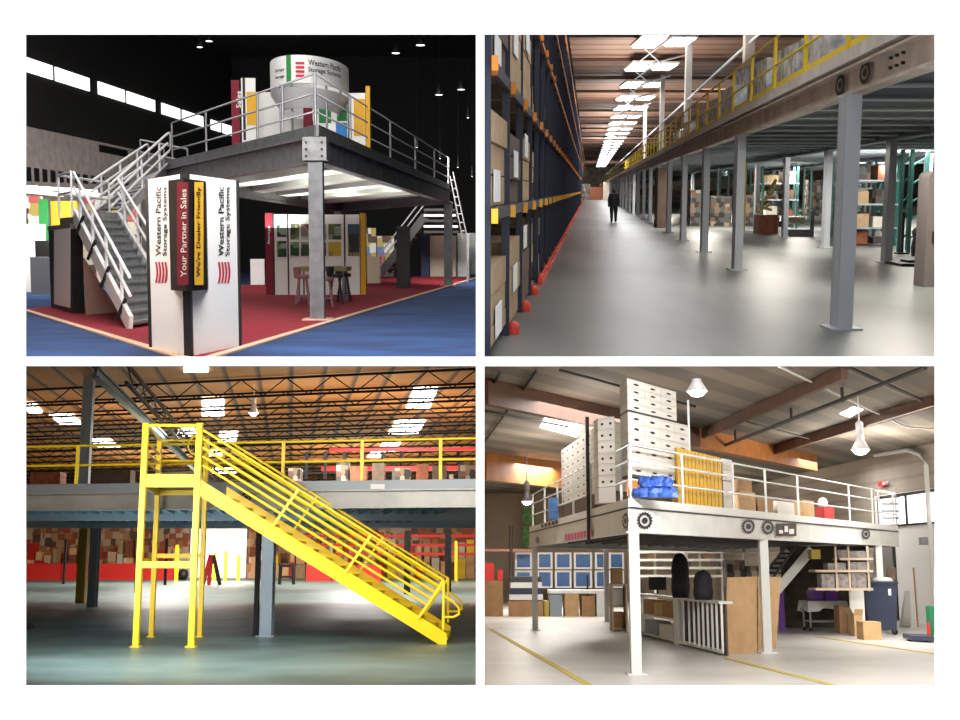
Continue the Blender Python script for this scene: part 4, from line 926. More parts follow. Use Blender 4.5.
n0, n1 = P.at(198.5, 486.5, YF), P.at(447, 638, P.fl(447, 644.5).y)
n1.z = max(n1.z, .13)
def stringer(a, b, nm='stringer'):
    d = (b - a).normalized(); up = V((0, 0, .35)); fl0 = V((b.x, b.y, .0))
    th = V((0, .06, 0)); k = (a.z - b.z) / (b.x - a.x)
    # plumb end at the foot and at the top
    za, zb = .16, .16
    pts = [a + V((0, 0, -za)), b + V((-.26, 0, 0)), b + V((0, 0, 0)), b + V((0, 0, 2 * zb)), a + V((0, 0, za))]
    pts[1].z = 0; pts[2].z = 0; pts[3].z = .22
    pts[1] = V((b.x - (.02) / k - .0 - .12, b.y, 0))
    n = 5; return MB().add(pts + [p + th for p in pts], [list(range(n)), list(range(n, 2 * n))[::-1]] + [[i, (i + 1) % n, n + (i + 1) % n, n + i] for i in range(n)]).build(nm, 'safety_yellow', ls)
foot = P.fl(446.5, 644.5); topn = P.at(198.5, 486.8, YF)
fo2 = P.at(446.5, 560, foot.y); dy = V((.02, 2.55, 0))
stringer(topn, zz(foot, 0)); stringer(topn + dy, zz(foot, 0) + dy)
for i in range(17):
    t = (i + .6) / 17; c = lerp(topn, zz(foot, .1), t)
    MB().hexa([c + V((-.14, .06, -.04)), c + V((.14, .06, -.04)), c + V((.14, 2.52, -.04)), c + V((-.14, 2.52, -.04)), c + V((-.14, .06, -.08)), c + V((.14, .06, -.08)), c + V((.14, 2.52, -.08)), c + V((-.14, 2.52, -.08))]).build('tread', 'safety_yellow', ls)
hv = P.at(298, 487, YF + .3) - P.at(272.8, 523, YF + .3)   # leaning post
sl = (foot - topn); sl.z = foot.z - topn.z
def strp(px): t = (px - 198.5) / (446.5 - 198.5); return lerp(topn, zz(foot, .06), t) + V((0, 0, .15))
for off, nr in ((V((0, -.03, 0)), 5), (dy + V((0, .05, 0)), 5)):
    for k in range(nr):
        fr = 1.0 - k * .17
        a = strp(198.5 - 25 * fr + 4) + hv * fr; b = strp(419.5) + hv * fr
        MB().tube([a + off, b + off], .026).build('handrail', 'safety_yellow', ls)
    for px in (272.8, 345.8, 419):
        a = strp(px) - hv * .05; MB().bar(a + off, strp(px) + hv + off, .05, .05, (0, 1, 0)).build('rail_post', 'safety_yellow', ls)
    pe_ = strp(419) + hv; MB().tube([pe_ + off, zz(pe_, .3) + off], .032).build('end_post', 'safety_yellow', ls)
    c = pe_ + off; MB().tube([c + V((0, 0, -.3)), c + V((.2, 0, -.42)), c + V((.31, 0, -.55)), c + V((.31, 0, -.66)), c + V((.2, 0, -.72)), c + V((0, 0, -.72))], .028).build('return_loop', 'safety_yellow', ls)
c0 = P.at(200, 440, YF + 2.8)
for q in (P.at(198, 445, YF + 2.6), P.at(214, 458, YF + 2.8)):
    MB().tube([q + V((.22 * math.cos(a), 0, .22 * math.sin(a))) for a in [k * math.pi / 6 for k in range(10)]], .026).build('curved_rail', 'safety_yellow', ls)

# far below the deck
def blk3(nm, x0, x1, yt, yb, m, lab, cat, dep=1.0, z0=0, grp=None):
    a = P.fl(x0, yb); b = P.fl(x1, yb); z1 = P.at(x0, yt, a.y).z
    return MB().prism([a, b, b + V((0, dep, 0)), a + V((0, dep, 0))], z0, z1).build(nm, m, None, lab, cat, grp)
for k, (x0, x1) in enumerate([(24, 60), (61, 98), (99, 136), (137, 173)]):
    blk3('red_barrier', x0, x1, 563.5, 580, 'barrier_red', 'low red barrier panel, %s from the left in the row behind the landing legs' % ['first', 'second', 'third', 'fourth'][k], 'barrier', .5)
for k, (x0, x1) in enumerate([(306, 331), (332, 356), (357, 381)]):
    blk3('red_bin', x0, x1, 565, 581, 'barrier_red', 'large red bin, %s, behind the lower part of the yellow stair' % ['leftmost', 'middle one', 'rightmost'][k], 'bin', 2)
rr = random.Random(11); x = 26.0; k = 0
cm = ['warm_goods', 'barrier_red', 'carton', 'pale_post', 'warm_goods', 'crate_red', 'safety_yellow', 'warm_wall']
while x < 474:
    wd = rr.uniform(4, 10); x1 = min(x + wd, 475.5)
    if not (186 < x < 246):
        yt = rr.uniform(553, 566)
        z_ = P.at(x, yt, P.fl(x, 578.5).y).z
        if k % 5 != 4: blk3('upper_goods', x + .4, x1 - .6, yt - rr.uniform(7, 18), 578.5, cm[(k * 3 + 1) % 8], 'coloured goods on the upper level of the far stacks %s the yellow stair' % ('left of' if x < 190 else 'behind'), 'goods', 1.3, z_ + .05, 'upper far goods %s the yellow stair' % ('left of' if x < 190 else 'behind'))
        blk3('stacked_goods', x, x1, yt, 578.5, cm[k % 8], 'coloured goods stacked at the far wall beneath the deck %s the yellow stair' % ('left of' if x < 190 else 'behind'), 'goods', 1.5, 0, 'far goods %s the yellow stair' % ('left of' if x < 190 else 'behind')); k += 1
    x = x1 + rr.uniform(.5, 2)
for k in range(3): MB().bar(P.at(300, 536 + k * 9, 104), P.at(476, 536 + k * 9, 104), .3, .22).build('rack_beam', 'barrier_red', None, '%s red rack beam behind the lower half of the yellow stair' % ['upper', 'middle', 'lower'][k], 'beam')
for px, y0, m_ in ((214, 553, 'safety_yellow'), (225, 551, 'safety_yellow'), (238, 555, 'safety_yellow'), (176, 545, 'safety_yellow'), (456, 541, 'safety_yellow')):
    a = P.fl(px, 581); MB().box(a, .24, .24, P.at(px, y0, a.y).z).build('bollard', m_, None, 'far yellow post standing under the deck in the yellow stair hall', 'post', 'far yellow posts under the deck')
o = blk3('dark_screen', 100, 117, 545.5, 562.5, 'black', 'large black screen above the red barrier at the left', 'screen', .3); 
b = MB(); q = P.fl(286.5, 584.5); Hs = 1.4
s_ = thing('step_stool', q, 'black step stool standing right of the centre mezzanine column', 'stool')
MB().box(q + V((0, 0, Hs - .22)), 1.05, .6, .2).build('top_step', 'black', s_)
for dx in (-.42, .42): MB().bar(q + V((dx * 1.15, 0, 0)), q + V((dx, 0, Hs - .2)), .2, .3, (0, 1, 0)).build('leg', 'black', s_)
MB().box(q + V((0, 0, .45)), .9, .3, .14).build('lower_step', 'black', s_)
s_ = thing('trestle', P.fl(211, 585), 'red and black folding trestle standing behind the right landing legs', 'trestle'); q = P.fl(211, 585)
for dx in (-.55, -.15, .6): MB().bar(q + V((dx, 0, 0)), q + V((dx * .15, 0, 2.0)), .24, .2, (0, 1, 0)).build('leg', 'barrier_red' if dx < 0 else 'black', s_)
MB().lathe(P.fl(183, 580), [(0, 0), (.3, .05), (.45, .4), (.35, .8), (0, .95)], 14).build('round_can', 'black', None, 'dark round drum on the floor between the landing legs', 'drum')
b = MB(); q = P.fl(27, 629.5); b.box(q, .26, .3, .1); b.box(q + V((.05, 0, .1)), .12, .15, .05); b.build('floor_box', 'black', None, 'small dark box on the floor at the far left of the yellow stair hall', 'box')
# light
for i, (X, Y, pw) in enumerate([(-6, 52, 1500), (-2, 58, 1500), (-16, 60, 1500), (-8, 80, 2500), (-22, 85, 2500)]):
    lamp_area('skylight_light', (X, Y, 8.1), 4, pw, (1, .97, .9))
    lamp_area('roof_wash', (X, Y, 4.2), 6, pw * .42, (1, .85, .6), (math.pi, 0, 0))  # added upward wash brightening the roof, unseen from below
lamp_area('front_fill', (-3.1, 18.0, 4.2), 4.6, 620, (1, .98, .93), (math.radians(60), 0, 0), size_y=.8)  # added front fill for stair and deck edge, unseen from behind
lamp_area('side_fill', (-7.4, 18.5, 2.4), 3, 560, (1, .98, .93), (math.radians(90), 0, math.radians(-55)), size_y=2.0)  # added fill hidden left of the opening, lights the stair from the side
for X in (-22, -12, -4): lamp_area('rear_light', (X, 88, 8.0), 5, 1700, (1, .82, .6), (math.radians(20), 0, 0))
lamp_area('under_light', (-8, 34, .9), 6, 200, (.6, .88, 1), (math.pi, 0, 0))
lamp_area('door_light', P.at(215, 545, 96), 5, 1200, (1, .9, .75), (0, 0, 0))
# ================================================================ PLACE 4: bright workshop with a white mezzanine loaded with file boxes
P = CUR = Place(567, 2.05)
u4, v4 = P.az(1290), P.az(393)
mat('floor_light', (.50, .48, .44), .35, noise=.12, nscale=.5, detail=6, col2=(.58, .56, .52)); mat('tape_yellow', (.45, .34, .06), .7)
stripe_mat('roof_metal', (.27, .225, .175), (.17, .145, .115), (u4.y, -u4.x, 0), 1.5, duty=.5)
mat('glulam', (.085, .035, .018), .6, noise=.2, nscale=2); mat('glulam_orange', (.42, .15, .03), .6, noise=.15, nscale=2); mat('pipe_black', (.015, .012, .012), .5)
mat('white_steel', (.66, .67, .65), .45); mat('mezz_white', (.58, .59, .57), .5, noise=.06, nscale=2); mat('wall_beige', (.42, .34, .25), .9); stripe_mat('wall_pale', (.46, .41, .34), (.38, .34, .28), (0, 0, 1), .55, duty=.8); mat('wall_white', (.85, .85, .83), .85)
mat('file_box', (.72, .69, .64), .8); mat('file_lid', (.64, .61, .57), .8); mat('kraft', (.36, .21, .10), .85, noise=.12, nscale=3); mat('kraft_light', (.50, .32, .16), .85, noise=.08)
mat('blue_panel', (.05, .14, .36), .35, noise=.3, nscale=1.0); mat('bag_blue', (.04, .10, .42), .4, noise=.6, nscale=6, bump=.6); mat('yellow_board', (.72, .42, .03), .55); mat('purple', (.12, .03, .28), .6)
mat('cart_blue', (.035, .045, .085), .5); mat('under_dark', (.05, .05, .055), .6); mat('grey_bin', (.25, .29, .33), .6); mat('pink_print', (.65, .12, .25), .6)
mat('poster_green2', (.10, .25, .06), .7, noise=.6, nscale=4); mat('basket', (.20, .18, .17), .7, noise=.4, nscale=9); mat('wood_shelf', (.45, .36, .27), .7); mat('dark_bag', (.010, .010, .013), .8, bump=.5, nscale=9)
mat('cloth_white', (.75, .75, .76), .8); mat('window_day', (1, 1, 1), .5, emit=(.95, .98, 1), estr=1.3); mat('exit_red', (.7, .04, .04), .5)
ZC = 6.5
shell(481.5, 1020, 11.0, P.fl(500, 363, ZC).y, 74, ZC, 'wall_beige', 'roof_metal', 'floor_light', 'wall_beige', yw=11.1)
rw1 = P.fl(815, 470, ZC); rwA = zz(rw1 - v4 * 26, 0); rwB = zz(rw1 + v4 * 19, 0)
MB().prism([rwA, rwB, rwB + V((.3, 0, 0)), rwA + V((.3, 0, 0))], 0, ZC).build('wall_right', 'wall_pale', kind='structure')
def rwp(px, py, off=.05): o_ = V((-off, 0, 0)); return P.on(px, py, rwA + o_, rwB + o_)
def rquad(x0, x1, z0, z1, m, nm, off=.05, th=.05, **kw):
    a, b = rwp(x0, 560, off), rwp(x1, 560, off)
    return MB().prism([zz(a, 0), zz(b, 0), zz(b, 0) + V((th, 0, 0)), zz(a, 0) + V((th, 0, 0))], z0, z1).build(nm, m, **kw)
zw = lambda px, py: rwp(px, py).z
rquad(878, 1010, 0, zw(905, 492) + .0, 'wall_white', 'wall_lower', .06, .05, kind='structure')
rquad(882, 1000, zw(905, 524), zw(905, 496), 'window_day', 'window_9', .09, .03, kind='structure')
for x0, x1, z0, z1 in ((880, 1000, zw(905, 496), zw(905, 493)), (880, 1000, zw(905, 526), zw(905, 524)), (880, 881.5, zw(905, 526), zw(905, 493)), (908, 909.5, zw(905, 526), zw(905, 493))):
    rquad(x0, x1, z0, z1, 'pipe_black', 'window_frame', .13, .05, kind='structure')
rquad(877, 895, 0, zw(886, 535), 'pipe_black', 'door_frame', .10, .04, kind='structure'); rquad(879, 892.5, 0, zw(886, 538), mat('door_grey', (.22, .21, .2), .6), 'door_1', .14, .04, kind='structure')
o = rquad(882, 889.5, zw(886, 486), zw(886, 481), 'exit_red', 'exit_sign', .15, .05, label='small red exit sign high on the pale right wall above the window', cat='sign')
a_, b_ = rwp(882.6, 486, .2), rwp(888.9, 486, .2)
fit_text('EXIT', lambda a, b: lerp(a_, b_, a) * 1.0 + V((0, 0, (zw(886, 482) - zw(886, 485)) * b + zw(886, 485) - lerp(a_, b_, a).z)), .03).build('lettering', 'white', o)
# roof beams
def clipx(a, b): return a, b
def uv_beam(p0, d, l0, l1, zb, zt, w_, m, lab, nm='roof_beam', cat='beam'):
    a, b = zz(p0 + d * l0, (zb + zt) / 2), zz(p0 + d * l1, (zb + zt) / 2)
    return MB().bar(a, b, w_, zt - zb).build(nm, m, None, lab, cat)
def linepx(p0, d, px): return zz(P.on(px, P.yh, p0, p0 + d), 0)
def beam_px(p0, d, x0, x1, zb, zt, w_, m, lab, nm='roof_beam', cat='beam'):
    a, b = linepx(p0, d, x0), linepx(p0, d, x1)
    return MB().bar(zz(a, (zb + zt) / 2), zz(b, (zb + zt) / 2), w_, zt - zb).build(nm, m, None, lab, cat)
p1_ = P.fl(710, 432, ZC - .03); zb1 = P.at(710, 450, p1_.y).z
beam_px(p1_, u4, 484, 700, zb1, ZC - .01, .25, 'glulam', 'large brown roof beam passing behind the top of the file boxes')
beam_px(p1_, u4, 701, 819, zb1, ZC - .01, .25, 'glulam_orange', 'end of the brown roof beam, coloured orange as if lit, at the pale right wall')  # same beam as above; its lit look is put into the colour
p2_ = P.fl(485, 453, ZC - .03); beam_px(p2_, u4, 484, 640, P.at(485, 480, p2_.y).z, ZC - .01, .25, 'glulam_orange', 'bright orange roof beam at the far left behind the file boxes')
for (x, y, x1, th, m_, lab) in ((844, 367, 700, .15, 'glulam', 'brown roof beam running away left of the right hand bay lamp'), (935, 396, 772, .15, 'glulam', 'brown roof beam passing behind the right hand bay lamp'), (537, 370, 483, .04, 'pipe_black', 'thin dark roof rail at the upper left above the skylight'), (500, 372, 484, .04, 'pipe_black', 'short dark roof rail in the upper left corner')):
    q = P.fl(x, y, ZC - .05); b = linepx(q, v4, x1); MB().bar(zz(q, ZC - .03 - th), zz(b, ZC - .03 - th), th, th * 2).build('roof_beam', m_, None, lab, 'beam')
for (x, y, x1, lab) in ((560, 367, 700, 'thin grey purlin crossing the roof above the highest file boxes'), (484, 408, 570, 'thin dark purlin crossing below the left skylight'), (484, 475, 550, 'thin purlin under the far orange beam')):
    q = P.fl(x, y, ZC - .05); b = linepx(q, u4, x1); MB().bar(zz(q, ZC - .12), zz(b, ZC - .12), .05, .06).build('purlin', 'pipe_black', None, lab, 'purlin')
def pipe(pts, r, m, lab, nm='sprinkler_pipe', root=None): return MB().tube(pts, r, 8).build(nm, m, root, lab, 'pipe' if root is None else None)
sp = thing('sprinkler_pipe', P.fl(925, 367.5, 6.2), 'black sprinkler pipe with hangers running away under the roof at upper right', 'pipe')
s0 = P.fl(925, 367.5, 6.2); s1 = linepx(s0, v4, 716); s1.z = 6.1; MB().tube([s0, s1], .055, 8).build('main_pipe', 'pipe_black', sp)
for px in (851, 798, 740): q = linepx(s0, v4, px); MB().tube([zz(q, 6.1), zz(q, ZC - .02)], .04, 6).build('hanger', 'pipe_black', sp)
q0 = P.fl(849, 367.5, 6.35); q1 = linepx(q0, u4, 932); pipe([q0, zz(q1, 6.35)], .05, 'pipe_black', 'black branch pipe slanting down to the right at the upper right')
q0 = P.fl(740, 420, 6.3); q1 = linepx(q0, u4, 824); pipe([q0, zz(q1, 6.3)], .035, 'pipe_black', 'thin black pipe below the orange coloured beam end')
q0 = P.fl(779, 366.5, 6.4); q1 = P.fl(906, 427, 6.4); q2 = P.fl(934, 429, 6.4); pipe([q0, q1, q2], .03, 'white_steel', 'thin pale conduit curving across the roof at the upper right', 'conduit')
pts = [rwp(875, 455, .3), rwp(908, 450, .3), rwp(921, 455, .3), rwp(926, 466, .3), zz(rwp(926, 466, .3), .0)]; pipe(pts, .09, 'white_steel', 'white bent duct running down the right wall past the window', 'wall_duct')
for i, (c, lab) in enumerate([([(551, 406), (587, 417), (577, 437), (540, 427)], 'bright skylight left of the file boxes'), ([(840, 414), (853, 407), (863, 409.5), (850, 417)], 'small bright skylight above the right hand bay lamp')]):
    MB().prism([P.fl(x, y, ZC - .02) for x, y in c], ZC - .03, ZC - .01).build('skylight', 'sky_panel', None, lab, 'skylight')
bell(697, 391.5, 28.5, .26, ZC, 'large glowing bay lamp hanging right of the highest file boxes'); bell(860.5, 450, 31, .25, ZC, 'glowing bay lamp hanging above the right part of the white mezzanine'); bell(527, 501.5, 44, .22, ZC, 'small glowing bay lamp hanging at the far left below the orange beam', 'rail_grey')
# tape
for (x0, y0, x1, y1, lab) in ((490, 629, 596, 689, 'left of the white corner column'), (724, 657.7, 852, 690, 'in front of the cardboard sheets'), (818, 637, 950, 656, 'in front of the blue cart')):
    MB().bar(P.fl(x0, y0, .006), P.fl(x1, y1, .006), .15, .008).build('floor_tape', 'tape_yellow', None, 'worn yellow floor tape line ' + lab, 'tape')
# mezzanine
C = P.fl(634.6, 674.5); C = zz(C, 0)
onR = lambda px: zz(P.on(px, 540, C, C + u4), 0); onL = lambda px: zz(P.on(px, 540, C, C + v4), 0)
RE, LE = onR(897), onL(531); BE = RE + (LE - C)
mz = thing('mezzanine', C, 'white steel mezzanine on square columns carrying file boxes in the bright workshop', 'mezzanine')
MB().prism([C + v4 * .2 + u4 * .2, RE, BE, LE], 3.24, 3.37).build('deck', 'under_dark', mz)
for A, B in ((C, RE), (C, LE), (RE, BE), (LE, BE)):
    MB().bar(zz(A, 3.31), zz(B, 3.31), .1, .17).build('fascia', 'white_steel', mz); MB().bar(zz(A, 2.97), zz(B, 2.97), .12, .48).build('beam', 'mezz_white', mz)
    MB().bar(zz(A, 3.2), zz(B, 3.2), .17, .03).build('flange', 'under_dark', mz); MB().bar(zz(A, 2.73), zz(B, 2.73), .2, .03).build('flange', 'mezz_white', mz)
for k in range(1, 15):
    a = lerp(C, RE, k / 15); b = a + (LE - C) * .99; MB().bar(zz(a + (LE - C) * .01, 3.02), zz(b, 3.02), .12, .3).build('joist', 'under_dark', mz)
for px in (633.3, 762.7, 877):
    q = onR(px); c = MB().box(q + V((0, 0, .02)), .2, .24, 2.7).build('column', 'white_steel', mz); MB().box(q, .38, .5, .025).build('base_plate', 'white_steel', c)
for q in (onL(534.5), P.fl(607, 622), P.fl(687, 612), BE * .97): 
    q = zz(q, 0); c = MB().box(q + V((0, 0, .02)), .18, .2, 2.7).build('column', 'mezz_white', mz); MB().box(q, .32, .4, .025).build('base_plate', 'mezz_white', c)
for A, B, x, y, rx, ry in ((C, C + v4, 625.5, 521, 3.6, 8.5), (C, C + u4, 645, 520.5, 8, 9), (C, C + u4, 748.5, 526.5, 7, 7.6), (C, C + u4, 768, 527.5, 6.4, 7.3), (C, C + u4, 866, 534, 4.5, 5.5), (C, C + v4, 537.5, 540, 2, 3.4)):
    gear_on(A, B, x, y, rx, ry, 'black', mz, off=.09)
def faceR(x0, y0, x1, y1, m, nm, off=.1):
    n_ = V((u4.y, -u4.x, 0)) * off; f_ = lambda x, y: P.on(x, y, C + n_, C + n_ + u4)
    return MB().add([f_(x0, y1), f_(x1, y1), f_(x1, y0), f_(x0, y0)], [[0, 1, 2, 3]]).build(nm, m, mz)
def faceL(x0, y0, x1, y1, m, nm, off=.1, sl=0):
    n_ = V((-v4.y, v4.x, 0)) * off; f_ = lambda x, y: P.on(x, y, C + n_, C + n_ + v4)
    return MB().add([f_(x0, y1 + sl), f_(x1, y1), f_(x1, y0), f_(x0, y0 + sl)], [[0, 1, 2, 3]]).build(nm, m, mz)
faceR(776, 523.5, 796.5, 536, mat('plaque_brown', (.05, .035, .03), .6), 'plaque')
for x0, y0, x1, y1 in ((779, 530, 783, 533.5), (784.5, 526, 788, 532), (789, 529, 794, 534)): faceR(x0, y0, x1, y1, 'cloth_white', 'plaque_mark', .12)
for k in range(9): faceL(565 + k * 3.1, 534.2 - k * .55, 567.3 + k * 3.1, 541.2 - k * .55, 'pink_print', 'pink_lettering')
for k in range(5): faceL(541 + k * 3.6, 524.3 - k * 1.0, 543.2 + k * 3.6, 527.6 - k * 1.0, 'pipe_black', 'dark_lettering')
# rails
rl = thing('deck_railing', zz(C, 3.39), 'white tube guard railing around the front edges of the file box mezzanine', 'railing')
pxr = [684, 735, 767.5, 800, 851, 874, 895]; pxl = [612, 592, 574, 558, 545, 533]
rail_run(rl, [zz(onL(531.5), 3.39), zz(C, 3.39), zz(RE, 3.39)], [1.08, .76, .38], 'white_steel', .022, [zz(onR(x), 3.39) for x in pxr] + [zz(C, 3.39)] + [zz(onL(x), 3.39) for x in pxl], post_r=.03)
q = onL(594) + V((-.12, 0, 0)); MB().bar(zz(q, P.at(594, 541, q.y).z), zz(q, P.at(594, 417, q.y).z), .08, .1, (0, 1, 0)).build('lift_pole', 'pipe_black', None, 'tall dark brown pole fixed to the left edge of the file box mezzanine', 'pole')
# file boxes
ROWS = ['bottom', 'second', 'third', 'fourth', 'fifth', 'sixth', 'seventh']
def filebox(o_, du, dv, z0, z1, lab, grp, face='R'):
    """box with footprint o, o+du, o+du+dv, o+dv"""
    t = thing('file_box', zz(o_ + (du + dv) / 2, z0), lab, 'box', grp)
    zl = z0 + (z1 - z0) * .74; g_ = .99
    MB().prism([o_, o_ + du * g_, o_ + du * g_ + dv * g_, o_ + dv * g_], z0, zl).build('body', 'file_box', t)
    e_ = .0; MB().prism([o_ - dv * .012, o_ + du - dv * .012, o_ + du + dv, o_ + dv], zl, z1 - .006).build('lid', 'file_lid', t)
    if face == 'R': m0 = o_ + du * .5 - dv * .02; s_ = du; nn = dv
    else: m0 = o_ + dv * .5 - du * .02; s_ = dv; nn = du
    zc_ = z0 + (zl - z0) * .55; hw = .16; hh = (z1 - z0) * .12
    pts = [zz(m0 + s_ * (hw * math.cos(a)), zc_ + hh * math.sin(a)) - nn.normalized() * .006 for a in [k * math.pi / 5 for k in range(10)]]
    MB().add(pts, [list(range(10))]).build('hand_hole', 'black', t)
def boxgrid(x0, x1, ytop, ybot, cols, rows, where, back, ins, depth=.85):
    p0 = C + v4 * ins
    a = zz(P.on(x0, P.yh, p0, p0 + u4), 0); b = zz(P.on(x1, P.yh, p0, p0 + u4), 0); du = (b - a) / cols
    zt, zb = P.on(x0, ytop, p0, p0 + u4).z, P.on(x0, ybot, p0, p0 + u4).z; dz = (zt - zb) / rows
    for i in range(cols):
        for k in range(rows): filebox(a + du * i, du, v4 * depth, zb + dz * k, zb + dz * (k + 1), 'white file box, %s row, %s column of the %s' % (ROWS[k], ROWS[i] if i else 'first', where), 'file boxes in the ' + where)
    return a, b, zb
a3, b3, z3 = boxgrid(631, 681, 379, 410, 3, 4, 'topmost front stack', 0, .75)
a2, b2, z2 = boxgrid(631, 693, 412, 443, 4, 3, 'middle front stack', 0, .7)
a1, b1, z1_ = boxgrid(632, 680, 446, 474, 3, 3, 'lowest front stack', 0, .7)
sh = thing('storage_shelf', zz(a2, 3.39), 'dark steel shelf frame that carries the front file box stacks', 'shelf')
for z, a, b in ((z3, a3, b3), (z2, a2, b2), (z1_, a1, b1)): MB().prism([zz(a, 0), zz(b, 0), zz(b, 0) + v4 * .9, zz(a, 0) + v4 * .9], z - .05, z - .005).build('shelf_board', 'under_dark', sh)
for q in (a2 + v4 * .9, b2 + v4 * .9, b2, a2): MB().box(zz(q, 3.39), .05, .05, (4.95 if q is b2 else z2 - 3.45) if q is not a2 + v4 * .9 else 1).build('shelf_post', 'mezz_white', sh) if q is not b2 else MB().box(zz(q, 3.39), .04, .04, P.at(693, 400, q.y).z - 3.39).build('shelf_post', 'mezz_white', sh)
# long stack on the left side
S0, S1, nc = 3.0, 10.3, 8; inn_ = u4 * .12
for i in range(nc):
    o_ = C + inn_ + v4 * (S0 + (S1 - S0) * i / nc); dv = v4 * ((S1 - S0) / nc)
    for k in range(7): filebox(o_, u4 * 1.0, dv, 3.77 + k * .225, 3.77 + (k + 1) * .225, 'small white file box, %s row, %s column of the long left stack' % (ROWS[k], (ROWS + ['eighth'])[i] if i else 'first'), 'file boxes in the long left stack', 'L')
MB().prism(para(zz(C + inn_ + v4 * S0, 0), u4 * 1.0, v4 * (S1 - S0)), 3.39, 3.76).build('low_platform', 'carton_dark', None, 'dark brown platform beneath the long left stack of file boxes', 'platform')
q0_ = P.at(600, 560, 25.7); q1_ = P.at(617, 560, 25.4); zt_, zb_ = P.at(600, 418, 25.7).z, P.at(600, 487, 25.7).z
for i in range(2):
    o_ = zz(lerp(q0_, q1_, i / 2), 0)
    for k in range(6): filebox(o_, zz(q1_ - q0_, 0) / 2, v4 * .55, zb_ + (zt_ - zb_) * k / 6, zb_ + (zt_ - zb_) * (k + 1) / 6, 'file box, %s row, %s column of the narrow middle stack' % (ROWS[k], 'right' if i else 'left'), 'file boxes in the narrow stack')
MB().prism([zz(q0_, 0), zz(q1_, 0), zz(q1_, 0) + v4 * .55, zz(q0_, 0) + v4 * .55], 3.39, zb_ - .01).build('low_platform', 'file_lid', None, 'pale block beneath the narrow stack of file boxes', 'platform')
for k in range(3): q = P.at(553.5, 560, 34.5); MB().box(zz(q, 3.39 + k * .2), .24, .6, .19).build('blue_tub', 'blue_panel', None, 'dark blue tub at the far left end of the file box deck, %s of three' % ['bottom', 'middle', 'top'][k], 'tub')
# blue bags, yellow board and goods on the deck
for k, (x, yb, r_) in enumerate([(641, 497, .15), (651, 498, .17), (661, 499, .17), (670, 500, .14), (646, 487, .12), (656, 486, .14), (666, 488, .12)]):
    Y_ = 23.9; q = P.at(x, yb, Y_); q.z = 3.39 if yb > 490 else 3.6
    r2_ = random.Random(k); bb = MB(); nn = 14; pf = [(.15, 0), (1.0, .02), (1.25, .1), (1.05, .17), (.6, .21), (.1, .2)]; vs = []
    for pr_, pz in pf:
        for j in range(nn):
            a_ = 2 * math.pi * j / nn; r3 = r_ * pr_ * r2_.uniform(.75, 1.2); vs.append(q + V((r3 * math.cos(a_), r3 * math.sin(a_), pz * r2_.uniform(.8, 1.2) if pz else 0)))
    bb.add(vs, [[i * nn + j, i * nn + (j + 1) % nn, (i + 1) * nn + (j + 1) % nn, (i + 1) * nn + j] for i in range(len(pf) - 1) for j in range(nn)]); bb.build('blue_bag', 'bag_blue', None, 'crumpled blue bag on the deck beneath the lowest file boxes, %s' % ['leftmost', 'left of centre', 'right of centre', 'rightmost', 'upper left', 'upper middle', 'upper right'][k], 'bag', 'blue bags')
def deckblk(nm, x0, x1, yt, yb, m, lab, cat, ins=.5, dep=.7, grp=None):
    p0 = C + v4 * ins; a, b = zz(P.on(x0, P.yh, p0, p0 + u4), 0), zz(P.on(x1, P.yh, p0, p0 + u4), 0)
    z0 = max(3.39, P.on(x0, yb, p0, p0 + u4).z) if yb < 495 else 3.39
    return MB().prism([a, b, b + v4 * dep, a + v4 * dep], z0, P.on(x0, yt, p0, p0 + u4).z).build(nm, m, None, lab, cat, grp)
yb_ = thing('yellow_boards', onR(680) + V((0, 0, 3.39)), 'stack of tall yellow boards standing behind the railing right of the file boxes', 'boards')
p0 = C + v4 * .5
for k in range(12):
    x0 = 680 + k * 3.75; a, b = zz(P.on(x0, P.yh, p0, p0 + u4), 0), zz(P.on(x0 + 3.3, P.yh, p0, p0 + u4), 0)
    MB().prism([a, b, b + v4 * .6, a + v4 * .6], 3.39, P.on(680, 448, p0, p0 + u4).z - .004 * k).build('board', 'yellow_board', yb_)
for k in range(4): deckblk('white_carton', 726, 735.5, 459 + k * 11, 469.5 + k * 11, 'file_box', 'white carton right of the yellow boards, %s of four' % ['top', 'second', 'third', 'bottom'][k], 'carton', .5, .6)
for x0, x1, y0, y1, m_, lab in ((741, 755, 479, 491, 'kraft', 'brown carton resting on another right of the white carton stack'), (742, 758, 491, 506, 'kraft_light', 'light brown carton at the base right of the white carton stack'), (760, 776, 497, 510, 'kraft', 'brown carton behind the middle posts of the white railing'), (780, 797, 501, 512, 'file_lid', 'pale grey carton behind the railing left of the yellow box'), (806, 817, 500, 514, 'kraft_light', 'yellowish box on the mezzanine behind the wide railing bay'), (827, 837, 506, 516, 'exit_red', 'small red item on the mezzanine near the right railing end')):
    deckblk('deck_carton', x0, x1, y0, y1, m_, lab, 'carton')
q = onR(832) + v4 * .6; MB().lathe(zz(q, 3.75), [(0, 0), (.12, .03), (.15, .15), (.1, .26), (0, .3)], 12).build('round_item', 'cloth_white', None, 'round white item resting on the small red item on the mezzanine', 'item')
ld = thing('ladder', rwp(890, 560, .5) * 1.0, 'white cage ladder standing in front of the bright window', 'ladder')
for x in (882, 899): a = rwp(x, 560, .5); MB().tube([zz(a, 2.9), zz(a, zw(890, 490))], .04).build('rail', 'rail_white', ld)
for k in range(5): y = 497 + k * 7; MB().tube([rwp(882, y, .5), rwp(899, y, .5)], .03).build('rung', 'pipe_black', ld)

